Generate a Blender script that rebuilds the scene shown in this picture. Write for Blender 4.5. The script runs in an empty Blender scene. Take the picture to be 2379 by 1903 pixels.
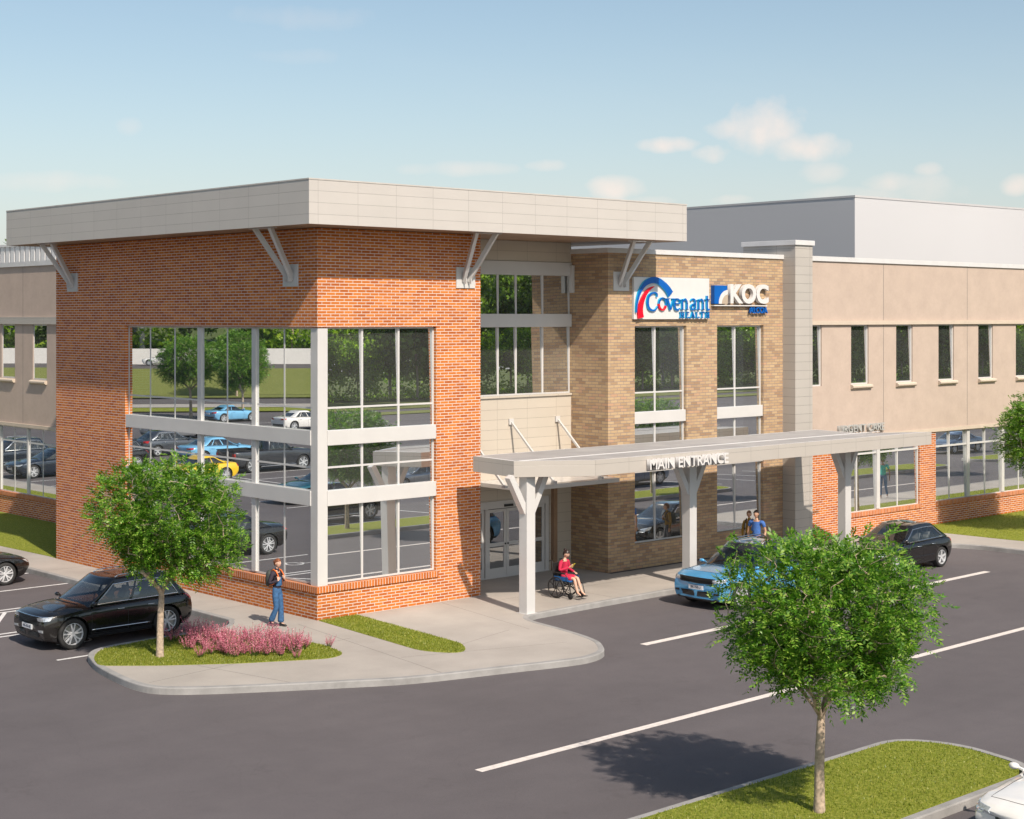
import bpy, bmesh, math, random
import numpy as np
from mathutils import Vector, Matrix, noise as mnoise
from mathutils.bvhtree import BVHTree
random.seed(7)
rng = np.random.default_rng(7)
SC = bpy.context.scene
COL = SC.collection
PI = math.pi
ZA = -0.15          # asphalt level; the pavement top is z = 0

# ------------------------------------------------------------------ object helpers
def setp(o, label=None, cat=None, group=None, kind=None):
    if label: o['label'] = label
    if cat: o['category'] = cat
    if group: o['group'] = group
    if kind: o['kind'] = kind
    return o

def thing(name, label, cat, loc=(0, 0, 0), rz=0.0, group=None):
    o = bpy.data.objects.new(name, None)
    COL.objects.link(o)
    o.location = loc
    o.rotation_euler = (0, 0, rz)
    o.empty_display_size = 0.2
    return setp(o, label, cat, group)

def dup(root, loc, rz=0.0, label=None, group=None, scale=None):
    def cp(o, par):
        c = o.copy()
        COL.objects.link(c)
        c.parent = par
        for ch in list(o.children):
            cp(ch, c)
        return c
    r = cp(root, None)
    r.location = loc
    r.rotation_euler = (0, 0, rz)
    if label: r['label'] = label
    if group: r['group'] = group
    if scale: r.scale = (scale, scale, scale)
    return r

class MB:
    def __init__(s):
        s.v = []; s.f = []; s.m = []
    def quad(s, a, b, c, d, m=0):
        n = len(s.v); s.v += [a, b, c, d]; s.f.append((n, n+1, n+2, n+3)); s.m.append(m)
    def add(s, vs, fs, m=0):
        n = len(s.v); s.v += [tuple(p) for p in vs]
        for f in fs:
            s.f.append(tuple(n+i for i in f)); s.m.append(m)
        return s
    def box(s, x0, x1, y0, y1, z0, z1, m=0):
        vs = [(x0,y0,z0),(x1,y0,z0),(x1,y1,z0),(x0,y1,z0),(x0,y0,z1),(x1,y0,z1),(x1,y1,z1),(x0,y1,z1)]
        s.add(vs, [(0,3,2,1),(4,5,6,7),(0,1,5,4),(1,2,6,5),(2,3,7,6),(3,0,4,7)], m)
        return s
    def prism(s, poly, z0, z1, m=0):
        a = sum(poly[i][0]*poly[(i+1)%len(poly)][1]-poly[(i+1)%len(poly)][0]*poly[i][1] for i in range(len(poly)))
        if a < 0: poly = poly[::-1]
        n = len(poly)
        vs = [(p[0],p[1],z0) for p in poly]+[(p[0],p[1],z1) for p in poly]
        fs = [tuple(range(n-1,-1,-1)), tuple(range(n,2*n))]
        fs += [(i,(i+1)%n,n+(i+1)%n,n+i) for i in range(n)]
        s.add(vs, fs, m)
        return s
    def bar(s, p, q, w, h, up=(0,0,1), m=0):
        p = Vector(p); q = Vector(q); d = (q-p).normalized(); u = Vector(up)
        if abs(d.dot(u)) > .99: u = Vector((0,1,0))
        r = d.cross(u).normalized(); u = r.cross(d).normalized()
        o = [(-w/2,-h/2),(w/2,-h/2),(w/2,h/2),(-w/2,h/2)]
        vs = [p+r*a+u*b for a,b in o]+[q+r*a+u*b for a,b in o]
        s.add(vs, [(0,1,2,3),(7,6,5,4),(0,4,5,1),(1,5,6,2),(2,6,7,3),(3,7,4,0)], m)
        return s
    def tube(s, pts, rad, seg=8, m=0, closed=False, caps=True):
        pts = [Vector(p) for p in pts]; n = len(pts)
        if not hasattr(rad, '__len__'): rad = [rad]*n
        base = len(s.v); prev = None
        for i, p in enumerate(pts):
            if closed: d = pts[(i+1) % n]-pts[i-1]
            else: d = pts[min(i+1, n-1)]-pts[max(i-1, 0)]
            d = d.normalized() if d.length > 1e-9 else Vector((0,0,1))
            if prev is None:
                a = Vector((0,0,1)) if abs(d.z) < .9 else Vector((1,0,0))
                u = d.cross(a).normalized()
            else:
                u = (prev-d*prev.dot(d))
                u = u.normalized() if u.length > 1e-6 else d.orthogonal().normalized()
            prev = u; w = d.cross(u)
            for k in range(seg):
                t = 2*PI*k/seg
                s.v.append(tuple(p+(u*math.cos(t)+w*math.sin(t))*rad[i]))
        for i in range(n if closed else n-1):
            a = base+i*seg; b = base+((i+1) % n)*seg
            for k in range(seg):
                k2 = (k+1) % seg
                s.f.append((a+k, a+k2, b+k2, b+k)); s.m.append(m)
        if caps and not closed:
            s.f.append(tuple(base+k for k in range(seg-1,-1,-1))); s.m.append(m)
            s.f.append(tuple(base+(n-1)*seg+k for k in range(seg))); s.m.append(m)
        return s
    def lathe(s, prof, seg=24, origin=(0,0,0), axis='z', m=0):
        # prof: list of (r, h); around the axis through origin
        base = len(s.v); n = len(prof); ox, oy, oz = origin
        for r, h in prof:
            for k in range(seg):
                t = 2*PI*k/seg; c = r*math.cos(t); d = r*math.sin(t)
                s.v.append({'z': (ox+c, oy+d, oz+h), 'y': (ox+c, oy+h, oz+d), 'x': (ox+h, oy+c, oz+d)}[axis])
        for i in range(n-1):
            for k in range(seg):
                k2 = (k+1) % seg
                a, b = base+i*seg, base+(i+1)*seg
                s.f.append((a+k, a+k2, b+k2, b+k)); s.m.append(m)
        return s
    def grid(s, rows, m=0, closed=False, mfun=None):
        base = len(s.v); nr = len(rows); nc = len(rows[0])
        for r in rows: s.v += [tuple(p) for p in r]
        for i in range(nr-1):
            for j in range(nc if closed else nc-1):
                j2 = (j+1) % nc
                s.f.append((base+i*nc+j, base+i*nc+j2, base+(i+1)*nc+j2, base+(i+1)*nc+j))
                s.m.append(mfun(i, j) if mfun else m)
        return s
    def ball(s, c, r, seg=10, rings=7, m=0, sc=(1,1,1)):
        rows = []
        for i in range(rings+1):
            t = PI*i/rings
            rows.append([(c[0]+r*sc[0]*math.sin(t)*math.cos(2*PI*k/seg), c[1]+r*sc[1]*math.sin(t)*math.sin(2*PI*k/seg), c[2]+r*sc[2]*math.cos(t)) for k in range(seg)])
        return s.grid(rows, m, closed=True)
    def build(s, name, mats, parent=None, smooth=False, fix=False, sharp=None):
        me = bpy.data.meshes.new(name)
        me.from_pydata([tuple(p) for p in s.v], [], s.f)
        if not isinstance(mats, (list, tuple)): mats = [mats]
        for mt in mats: me.materials.append(mt)
        if len(mats) > 1: me.polygons.foreach_set('material_index', s.m)
        if smooth: me.polygons.foreach_set('use_smooth', [True]*len(s.f))
        if fix:
            bm = bmesh.new(); bm.from_mesh(me)
            bmesh.ops.remove_doubles(bm, verts=bm.verts, dist=1e-4)
            bmesh.ops.recalc_face_normals(bm, faces=bm.faces)
            if sharp:
                for e in bm.edges:
                    if len(e.link_faces) == 2 and e.calc_face_angle(0) > sharp: e.smooth = False
            bm.to_mesh(me); bm.free()
        me.update()
        o = bpy.data.objects.new(name, me)
        COL.objects.link(o)
        if parent is not None: o.parent = parent
        return o

def bevel(o, w=0.01, seg=2, ang=0.6):
    md = o.modifiers.new('bev', 'BEVEL'); md.width = w; md.segments = seg
    md.limit_method = 'ANGLE'; md.angle_limit = ang
    return o

# ------------------------------------------------------------------ materials
def nm(name):
    m = bpy.data.materials.new(name); m.use_nodes = True
    nt = m.node_tree; b = nt.nodes['Principled BSDF']
    return m, nt, b
def N(nt, t, **kw):
    n = nt.nodes.new(t)
    for k, v in kw.items():
        if k in n.inputs.keys(): n.inputs[k].default_value = v
        else: setattr(n, k, v)
    return n
def ramp(nt, fac, stops):
    r = nt.nodes.new('ShaderNodeValToRGB'); e = r.color_ramp.elements
    while len(e) < len(stops): e.new(0.5)
    for i, (p, c) in enumerate(stops):
        e[i].position = p; e[i].color = (*c, 1) if len(c) == 3 else c
    nt.links.new(fac, r.inputs['Fac'])
    return r.outputs['Color']
def mix(nt, fac, a, b, mode='MIX'):
    n = nt.nodes.new('ShaderNodeMix'); n.data_type = 'RGBA'; n.blend_type = mode
    for sock, v in ((n.inputs[0], fac), (n.inputs[6], a), (n.inputs[7], b)):
        if hasattr(v, 'is_linked') or hasattr(v, 'links'): nt.links.new(v, sock)
        elif isinstance(v, (int, float)): sock.default_value = v
        else: sock.default_value = (*v, 1)
    return n.outputs[2]
def obco(nt):
    return nt.nodes.new('ShaderNodeTexCoord').outputs['Object']
def bump(nt, b, h, strength=0.3, dist=0.01):
    n = nt.nodes.new('ShaderNodeBump'); n.inputs['Strength'].default_value = strength; n.inputs['Distance'].default_value = dist
    nt.links.new(h, n.inputs['Height']); nt.links.new(n.outputs['Normal'], b.inputs['Normal'])
def noise(nt, co, scale, detail=4, rough=.55):
    n = N(nt, 'ShaderNodeTexNoise', Scale=scale, Detail=detail, Roughness=rough)
    nt.links.new(co, n.inputs['Vector'])
    return n.outputs['Fac']
def wallco(nt):
    """(x + y, z) of the object: runs along a wall whichever way it faces"""
    co = obco(nt); s = nt.nodes.new('ShaderNodeSeparateXYZ'); nt.links.new(co, s.inputs[0])
    a = N(nt, 'ShaderNodeMath', operation='ADD'); nt.links.new(s.outputs[0], a.inputs[0]); nt.links.new(s.outputs[1], a.inputs[1])
    c = nt.nodes.new('ShaderNodeCombineXYZ'); nt.links.new(a.outputs[0], c.inputs[0]); nt.links.new(s.outputs[2], c.inputs[1])
    return co, c.outputs[0]

def plain(name, col, rough=.5, metal=0.0, var=0.06, vscale=3.0, bmp=0.0, bscale=60, spec=.5, coat=0.0):
    m, nt, b = nm(name)
    b.inputs['Roughness'].default_value = rough; b.inputs['Metallic'].default_value = metal
    b.inputs['Specular IOR Level'].default_value = spec
    if coat: b.inputs['Coat Weight'].default_value = coat; b.inputs['Coat Roughness'].default_value = .03
    co = obco(nt)
    f = noise(nt, co, vscale)
    lo = tuple(c*(1-var) for c in col); hi = tuple(min(1, c*(1+var)) for c in col)
    nt.links.new(ramp(nt, f, [(.35, lo), (.65, hi)]), b.inputs['Base Color'])
    if bmp: bump(nt, b, noise(nt, co, bscale), bmp, .005)
    return m

def brick_mat(name, cols, mortar, bw=.27, rh=.08, ms=.011, rough=.85, off=.5, bmp=.5, varscale=.6):
    m, nt, b = nm(name)
    co, uv = wallco(nt)
    t = N(nt, 'ShaderNodeTexBrick'); nt.links.new(uv, t.inputs['Vector'])
    t.inputs['Scale'].default_value = 1.0; t.inputs['Brick Width'].default_value = bw; t.inputs['Row Height'].default_value = rh
    t.inputs['Mortar Size'].default_value = ms; t.inputs['Mortar Smooth'].default_value = .15; t.inputs['Bias'].default_value = -.1
    t.offset = off; t.squash = 1.0
    t.inputs['Color1'].default_value = (0, 0, 0, 1); t.inputs['Color2'].default_value = (1, 1, 1, 1)
    t.inputs['Mortar'].default_value = (.5, .5, .5, 1)
    bc = ramp(nt, t.outputs['Color'], [(i/(len(cols)-1), c) for i, c in enumerate(cols)])
    grime = noise(nt, co, varscale, 5)
    bc = mix(nt, .35, bc, ramp(nt, grime, [(.3, (.72, .7, .7)), (.7, (1, 1, 1))]), 'MULTIPLY')
    fine = noise(nt, co, 45, 3)
    bc = mix(nt, .3, bc, ramp(nt, fine, [(.3, (.65, .65, .65)), (.7, (1, 1, 1))]), 'MULTIPLY')
    fin = mix(nt, t.outputs['Fac'], bc, mortar)
    nt.links.new(fin, b.inputs['Base Color'])
    b.inputs['Roughness'].default_value = rough
    b.inputs['Specular IOR Level'].default_value = .25
    inv = N(nt, 'ShaderNodeMath', operation='SUBTRACT'); inv.inputs[0].default_value = 1.0
    nt.links.new(t.outputs['Fac'], inv.inputs[1])
    bump(nt, b, inv.outputs[0], bmp, .006)
    return m

def panel_mat(name, col, pw=1.255, ph=.305, ox=0.0, oz=0.0, line=.006, dark=.45, rough=.30, var=.03, spec=.5, offs=0.0):
    m, nt, b = nm(name)
    co, uv = wallco(nt)
    mp = N(nt, 'ShaderNodeMapping'); mp.inputs['Location'].default_value = (ox, oz, 0); nt.links.new(uv, mp.inputs['Vector'])
    t = N(nt, 'ShaderNodeTexBrick'); nt.links.new(mp.outputs[0], t.inputs['Vector'])
    t.inputs['Scale'].default_value = 1.0; t.inputs['Brick Width'].default_value = pw; t.inputs['Row Height'].default_value = ph
    t.inputs['Mortar Size'].default_value = line; t.inputs['Mortar Smooth'].default_value = .1; t.offset = offs
    t.inputs['Bias'].default_value = 0
    lo = tuple(c*(1-var) for c in col)
    t.inputs['Color1'].default_value = (*lo, 1); t.inputs['Color2'].default_value = (*col, 1)
    t.inputs['Mortar'].default_value = (*[c*dark for c in col], 1)
    g = noise(nt, co, 1.3, 5)
    c = mix(nt, .3, t.outputs['Color'], ramp(nt, g, [(.3, (.86, .86, .86)), (.7, (1, 1, 1))]), 'MULTIPLY')
    nt.links.new(c, b.inputs['Base Color']); b.inputs['Roughness'].default_value = rough
    b.inputs['Specular IOR Level'].default_value = spec
    inv = N(nt, 'ShaderNodeMath', operation='SUBTRACT'); inv.inputs[0].default_value = 1.0
    nt.links.new(t.outputs['Fac'], inv.inputs[1]); bump(nt, b, inv.outputs[0], .4, .005)
    return m

def glass_mat(name, refl=.9, tint=(.86, .9, .92), inner=(.9, .93, .95), rough=0.0):
    m, nt, b = nm(name)
    nt.nodes.remove(b)
    out = nt.nodes['Material Output']
    gl = N(nt, 'ShaderNodeBsdfGlossy'); gl.inputs['Color'].default_value = (*tint, 1); gl.inputs['Roughness'].default_value = rough
    tr = N(nt, 'ShaderNodeBsdfTransparent'); tr.inputs['Color'].default_value = (*inner, 1)
    mx = N(nt, 'ShaderNodeMixShader'); mx.inputs[0].default_value = refl
    nt.links.new(tr.outputs[0], mx.inputs[1]); nt.links.new(gl.outputs[0], mx.inputs[2])
    # thin pale film mixed in as haze, lifting the dark reflections in the pane
    co = obco(nt); df = N(nt, 'ShaderNodeBsdfDiffuse'); df.inputs['Color'].default_value = (.55, .56, .55, 1)
    m2 = N(nt, 'ShaderNodeMixShader'); fq = N(nt, 'ShaderNodeMapRange'); nt.links.new(noise(nt, co, .9, 5, .6), fq.inputs['Value'])
    fq.inputs['To Min'].default_value = .02; fq.inputs['To Max'].default_value = .085
    nt.links.new(fq.outputs[0], m2.inputs[0]); nt.links.new(mx.outputs[0], m2.inputs[1]); nt.links.new(df.outputs[0], m2.inputs[2])
    nt.links.new(m2.outputs[0], out.inputs[0])
    return m

def asphalt_mat():
    m, nt, b = nm('asphalt'); co = obco(nt)
    big = noise(nt, co, .12, 5, .6); mid = noise(nt, co, 1.6, 5, .6); fin = noise(nt, co, 55, 3, .7)
    c = ramp(nt, big, [(.3, (.112, .100, .105)), (.7, (.142, .127, .133))])
    c = mix(nt, .5, c, ramp(nt, mid, [(.3, (.82, .82, .83)), (.7, (1.0, 1.0, 1.0))]), 'MULTIPLY')
    c = mix(nt, .75, c, ramp(nt, fin, [(.25, (.55, .55, .56)), (.5, (.95, .95, .95)), (.75, (1.0, 1.0, 1.0))]), 'MULTIPLY')
    vo = N(nt, 'ShaderNodeTexVoronoi', Scale=.35, feature='DISTANCE_TO_EDGE')
    dn = N(nt, 'ShaderNodeTexNoise', Scale=.8, Detail=5); nt.links.new(co, dn.inputs['Vector'])
    ad = N(nt, 'ShaderNodeVectorMath', operation='ADD'); nt.links.new(co, ad.inputs[0]); nt.links.new(dn.outputs['Color'], ad.inputs[1])
    nt.links.new(ad.outputs[0], vo.inputs['Vector'])
    c = mix(nt, .10, c, ramp(nt, vo.outputs['Distance'], [(.0, (.35, .35, .36)), (.006, (1, 1, 1))]), 'MULTIPLY')
    st = N(nt, 'ShaderNodeTexVoronoi', Scale=.42, feature='F1'); nt.links.new(co, st.inputs['Vector'])
    sp = noise(nt, co, 5.0, 4, .6)
    sm = N(nt, 'ShaderNodeMath', operation='ADD'); nt.links.new(st.outputs['Distance'], sm.inputs[0]); nt.links.new(sp, sm.inputs[1])
    c = mix(nt, .30, c, ramp(nt, sm.outputs[0], [(.50, (.72, .70, .70)), (.62, (1, 1, 1))]), 'MULTIPLY')
    mpn = N(nt, 'ShaderNodeMapping'); mpn.inputs['Scale'].default_value = (.05, 1.1, 1); nt.links.new(co, mpn.inputs['Vector'])
    c = mix(nt, .35, c, ramp(nt, noise(nt, mpn.outputs[0], 1.0, 4, .6), [(.35, (.86, .85, .85)), (.6, (1, 1, 1))]), 'MULTIPLY')
    nt.links.new(c, b.inputs['Base Color'])
    b.inputs['Roughness'].default_value = .82; b.inputs['Specular IOR Level'].default_value = .35
    bump(nt, b, fin, .35, .006)
    return m

def concrete_mat(name, c0, c1, slab=2.6, joints=True, scale=1.0):
    m, nt, b = nm(name); co = obco(nt)
    big = noise(nt, co, .5*scale, 6, .6); fin = noise(nt, co, 28*scale, 4, .7)
    c = ramp(nt, big, [(.3, c0), (.7, c1)])
    c = mix(nt, .45, c, ramp(nt, fin, [(.3, (.8, .8, .8)), (.6, (1, 1, 1))]), 'MULTIPLY')
    nt.links.new(c, b.inputs['Base Color']); b.inputs['Roughness'].default_value = .85
    b.inputs['Specular IOR Level'].default_value = .3
    bump(nt, b, fin, .25, .004)
    return m

def grass_mat(name, a, b_, c_, scale=1.0):
    m, nt, b = nm(name); co = obco(nt)
    f1 = noise(nt, co, 14*scale, 5, .7); f2 = noise(nt, co, .5*scale, 4); f3 = noise(nt, co, 60*scale, 2, .7)
    c = ramp(nt, f1, [(.3, a), (.5, b_), (.68, c_)])
    c = mix(nt, .4, c, ramp(nt, f2, [(.3, (.75, .8, .7)), (.7, (1, 1, 1))]), 'MULTIPLY')
    c = mix(nt, .6, c, ramp(nt, f3, [(.3, (.5, .5, .5)), (.6, (1, 1, 1))]), 'MULTIPLY')
    nt.links.new(c, b.inputs['Base Color']); b.inputs['Roughness'].default_value = .9
    b.inputs['Specular IOR Level'].default_value = .2
    bump(nt, b, f3, .8, .02)
    return m

def leaf_mat(name, dark, mid, light, trans=.35, scale=9.0):
    m, nt, b = nm(name); co = obco(nt)
    geo = nt.nodes.new('ShaderNodeNewGeometry')
    rnd = geo.outputs['Random Per Island']
    c = ramp(nt, rnd, [(0.0, dark), (.5, mid), (1.0, light)])
    f = noise(nt, co, 1.1, 3)
    c = mix(nt, .5, c, ramp(nt, f, [(.35, (.6, .7, .6)), (.65, (1, 1, 1))]), 'MULTIPLY')
    nt.links.new(c, b.inputs['Base Color']); b.inputs['Roughness'].default_value = .42
    b.inputs['Specular IOR Level'].default_value = .45
    out = nt.nodes['Material Output']
    tl = N(nt, 'ShaderNodeBsdfTranslucent'); mx = N(nt, 'ShaderNodeMixShader'); mx.inputs[0].default_value = trans
    tc = mix(nt, 1.0, c, (1.0, 1.25, .45), 'MULTIPLY'); nt.links.new(tc, tl.inputs['Color'])
    nt.links.new(b.outputs[0], mx.inputs[1]); nt.links.new(tl.outputs[0], mx.inputs[2]); nt.links.new(mx.outputs[0], out.inputs[0])
    return m

M = {}
M['red_brick'] = brick_mat('red_brick', [(.44, .112, .022), (.53, .150, .028), (.60, .185, .034), (.66, .215, .042)], (.62, .55, .50), bw=.29, rh=.0815, ms=.0092)
M['rowlock'] = brick_mat('rowlock_brick', [(.44, .115, .022), (.54, .155, .03), (.62, .19, .04)], (.62, .55, .50), bw=.095, rh=.30, ms=.009, off=0)
M['tan_brick'] = brick_mat('tan_brick', [(.36, .235, .145), (.46, .315, .185), (.54, .385, .23), (.49, .34, .20), (.53, .30, .20)], (.20, .18, .18), bw=.29, rh=.0945, ms=.0075)
M['fascia'] = panel_mat('fascia_panel', (.515, .485, .46), 1.255, .295, ox=1.035, oz=-10.29+.0, line=.004, dark=.5)
M['fascia_side'] = panel_mat('fascia_panel_side', (.515, .485, .46), 1.41, .295, ox=1.23, oz=-10.29, line=.004, dark=.45)
M['canopy'] = panel_mat('canopy_panel', (.46, .425, .39), 1.3, .31, ox=.0, oz=-3.70, line=.004, dark=.5)
M['beige_panel'] = panel_mat('beige_panel', (.53, .475, .405), 1.25, .305, ox=-7.6, oz=-.26, line=.005, dark=.55)
M['metal_panel'] = panel_mat('metal_panel', (.44, .41, .38), 2.6, .302, ox=.2, oz=-.08, line=.006, dark=.5, rough=.35)
M['soffit'] = plain('wood_brown_soffit', (.30, .19, .12), .6, var=.12, vscale=1.5)
M['white'] = plain('white_painted_metal', (.56, .55, .545), .3, var=.03, vscale=1.0, coat=.25)
M['white_roof'] = plain('white_membrane', (.5, .5, .5), .6, var=.05)
M['cap'] = plain('white_coping', (.60, .595, .60), .35, var=.03)
M['glass'] = glass_mat('window_glass')
M['glass_door'] = glass_mat('door_glass', .62, (.7, .74, .78), (.5, .52, .55))
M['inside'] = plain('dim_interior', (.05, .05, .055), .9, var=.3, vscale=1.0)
M['blind'] = plain('grey_blind', (.35, .36, .38), .8, var=.05)
M['asphalt'] = asphalt_mat()
M['pave'] = concrete_mat('pavement_concrete', (.34, .31, .283), (.43, .392, .36))
M['kerb'] = concrete_mat('kerb_concrete', (.25, .245, .24), (.36, .35, .345), scale=4)
M['joint'] = plain('joint_line', (.16, .15, .14), .9)
M['paint'] = plain('road_paint', (.68, .62, .58), .7, var=.10, vscale=9)
M['paint_white'] = plain('stall_paint', (.66, .65, .65), .7, var=.12, vscale=9)
M['lawn'] = grass_mat('lawn', (.13, .16, .018), (.23, .265, .030), (.38, .36, .08))
M['blade'] = leaf_mat('grass_blade', (.13, .175, .016), (.25, .285, .03), (.42, .39, .10), .3)
M['field'] = grass_mat('field_grass', (.14, .17, .04), (.20, .22, .06), (.27, .27, .10), .5)
M['far'] = grass_mat('far_ground', (.05, .075, .015), (.10, .13, .03), (.16, .18, .05), .1)
M['black'] = plain('black_plastic', (.015, .015, .016), .5)
M['steel'] = plain('grey_steel', (.35, .36, .37), .35, metal=.8)
def stucco_mat(name, col):
    m, nt, b = nm(name); co = obco(nt)
    f = noise(nt, co, 70, 4, .7); g = noise(nt, co, 1.4, 6, .65); h = noise(nt, co, 9, 5, .65)
    c = ramp(nt, g, [(.25, tuple(x*.90 for x in col)), (.75, tuple(x*1.05 for x in col))])
    c = mix(nt, .45, c, ramp(nt, h, [(.3, (.88, .87, .86)), (.7, (1, 1, 1))]), 'MULTIPLY')
    nt.links.new(c, b.inputs['Base Color']); b.inputs['Roughness'].default_value = .9; b.inputs['Specular IOR Level'].default_value = .2
    bump(nt, b, f, .35, .006)
    return m
M['stucco'] = stucco_mat('tan_stucco', (.49, .395, .335))
M['stucco_light'] = stucco_mat('cream_stucco_trim', (.56, .475, .39))
M['bark'] = plain('bark', (.40, .31, .235), .9, var=.3, vscale=14, bmp=.8, bscale=35)
M['leaf'] = leaf_mat('ash_leaf', (.04, .12, .010), (.11, .27, .016), (.34, .48, .08), .34)
M['leaf_far'] = leaf_mat('oak_leaf', (.11, .17, .05), (.20, .28, .07), (.40, .48, .10), .55)
M['leaf_lime'] = leaf_mat('lime_leaf', (.16, .26, .02), (.28, .44, .03), (.50, .62, .06), .5)
M['pale_bark'] = plain('pale_bark', (.34, .33, .31), .9, var=.35, vscale=8, bmp=.5, bscale=20)
# ------------------------------------------------------------------ the medical building
def wall(mb, ax, plane, th, u0, u1, z0, z1, holes=(), m=0):
    """wall along X ('x', outside towards -Y) or along Y ('y', outside towards -X), with rectangular openings (u0,u1,z0,z1)"""
    us = sorted({u0, u1, *[h[0] for h in holes], *[h[1] for h in holes]}); us = [u for u in us if u0 <= u <= u1]
    zs = sorted({z0, z1, *[h[2] for h in holes], *[h[3] for h in holes]}); zs = [z for z in zs if z0 <= z <= z1]
    def solid(i, j):
        if i < 0 or j < 0 or i >= len(us)-1 or j >= len(zs)-1: return False
        cu = (us[i]+us[i+1])/2; cz = (zs[j]+zs[j+1])/2
        return not any(h[0] < cu < h[1] and h[2] < cz < h[3] for h in holes)
    P = (lambda u, d, z: (u, plane+d, z)) if ax == 'x' else (lambda u, d, z: (plane+d, u, z))
    for i in range(len(us)-1):
        for j in range(len(zs)-1):
            if not solid(i, j): continue
            a, b, c, d = us[i], us[i+1], zs[j], zs[j+1]
            fl = ax == 'y'
            def q(*p): mb.quad(*(p[::-1] if fl else p), m)
            q(P(a,0,c), P(b,0,c), P(b,0,d), P(a,0,d))
            q(P(b,th,c), P(a,th,c), P(a,th,d), P(b,th,d))
            if not solid(i-1, j): q(P(a,th,c), P(a,0,c), P(a,0,d), P(a,th,d))
            if not solid(i+1, j): q(P(b,0,c), P(b,th,c), P(b,th,d), P(b,0,d))
            if not solid(i, j-1): q(P(a,0,c), P(a,th,c), P(b,th,c), P(b,0,c))
            if not solid(i, j+1): q(P(a,0,d), P(b,0,d), P(b,th,d), P(a,th,d))
    return mb

def ubox(mb, ax, u0, u1, d0, d1, z0, z1, m=0):
    if ax == 'x': mb.box(u0, u1, d0, d1, z0, z1, m)
    else: mb.box(d0, d1, u0, u1, z0, z1, m)

def window(par, ax, plane, u0, u1, z0, z1, mull=(), trans=(), bands=(), fr=.05, dep=.07, tilt=0.0, back=.9, mat='glass', sill=None, blind=None, sides=(1,1)):
    """frame with mullions (pos, width, proud) and transoms / bands (z0, z1, proud); glass a bit behind its face"""
    f = MB()
    e = .0015
    ubox(f, ax, u0, u1, plane-dep*.5, plane+dep*.5, z1-fr, z1)
    ubox(f, ax, u0, u1, plane-dep*.5, plane+dep*.5, z0, z0+fr)
    if sides[0]: ubox(f, ax, u0, u0+fr, plane-dep*.5+e, plane+dep*.5-e, z0+fr, z1-fr)
    if sides[1]: ubox(f, ax, u1-fr, u1, plane-dep*.5+e, plane+dep*.5-e, z0+fr, z1-fr)
    for (p, w_, pr) in mull:
        ubox(f, ax, p-w_/2, p+w_/2, plane-dep*.5-pr+e*2, plane+dep*.5-e*2, z0+fr*.9, z1-fr*.9)
    for (a, b, pr) in trans:
        ubox(f, ax, u0+.003, u1-.003, plane-dep*.5-pr+e*3, plane+dep*.5-e*3, a, b)
    o = f.build('window', M['white'], par)
    for (a, b, pr) in bands:
        g = MB(); ubox(g, ax, u0-.004, u1+.004, plane-pr, plane+dep*.5-e*4, a, b)
        bevel(g.build('spandrel_band', M['white'], o), .012, 2)
    # glass sheets between the bands
    cuts = [z0+fr*.5]+[z for a, b, pr in sorted(bands) for z in (a+.02, b-.02)]+[z1-fr*.5]
    g = MB()
    for k in range(0, len(cuts), 2):
        a, b = cuts[k], cuts[k+1]
        t = math.tan(math.radians(tilt))*(b-a)/2
        pts = [(u0+.01, -t, a), (u1-.01, -t, a), (u1-.01, t, b), (u0+.01, t, b)]
        pts = [((u, plane-dep*.5+.012+abs(t)+d, z) if ax == 'x' else (plane-dep*.5+.010+d, u, z)) for u, d, z in pts]
        if ax == 'y': pts = pts[::-1]
        g.quad(*pts)
    g.build('pane', M[mat], o)
    if blind:
        g = MB()
        for (a, b, c, d) in blind: ubox(g, ax, a, b, plane+.16, plane+.18, c, d)
        g.build('blind', M['blind'], o)
    if sill:
        g = MB(); a, b, c, d, pr, sm = sill
        if sm == 'rowlock' :
            ubox(g, ax, a, b, plane-pr, plane-.04, c, d)
            g.build('sill', M['rowlock'], o)
        else:
            # sloped bullnose cream sill
            rows = []
            for u in (a, b):
                prof = [(plane+.0, c), (plane-pr*.72, c), (plane-pr, c+.05), (plane-pr, d-.055), (plane-pr*.75, d-.015), (plane, d)]
                rows.append([(u, y, z) if ax == 'x' else (y, u, z) for y, z in prof])
            n = len(rows[0])
            g.add(rows[0]+rows[1], [tuple(range(n)), tuple(range(2*n-1, n-1, -1))]+[(i, i+n, (i+1) % n+n, (i+1) % n) for i in range(n)])
            g.build('sill', M['stucco_light'], o, fix=True)
    return o

B = thing('medical_building', 'two storey clinic with red brick corner tower, tan brick bay and stucco wings', 'building', (0, 0, 0))
# --- red brick corner tower
mb = MB()
wall(mb, 'x', 0.0, .34, 0.0, 5.70, 0.0, 10.33, [(-.01, 4.06, .80, 7.715)])
wall(mb, 'y', 0.0, .34, 0.34, 14.75, 0.0, 10.33, [(.33, 10.17, .80, 7.715)])
wall(mb, 'x', 14.41, .34, .34, 9.0, 0.0, 10.33)
mb.box(5.36, 5.70, .34, 9.0, 0.0, 10.33)
mb.build('brick_tower_wall', M['red_brick'], B)
MB().box(.02, 5.6, .02, 14.7, -.12, -.001).build('foundation', M['black'], B)
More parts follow.
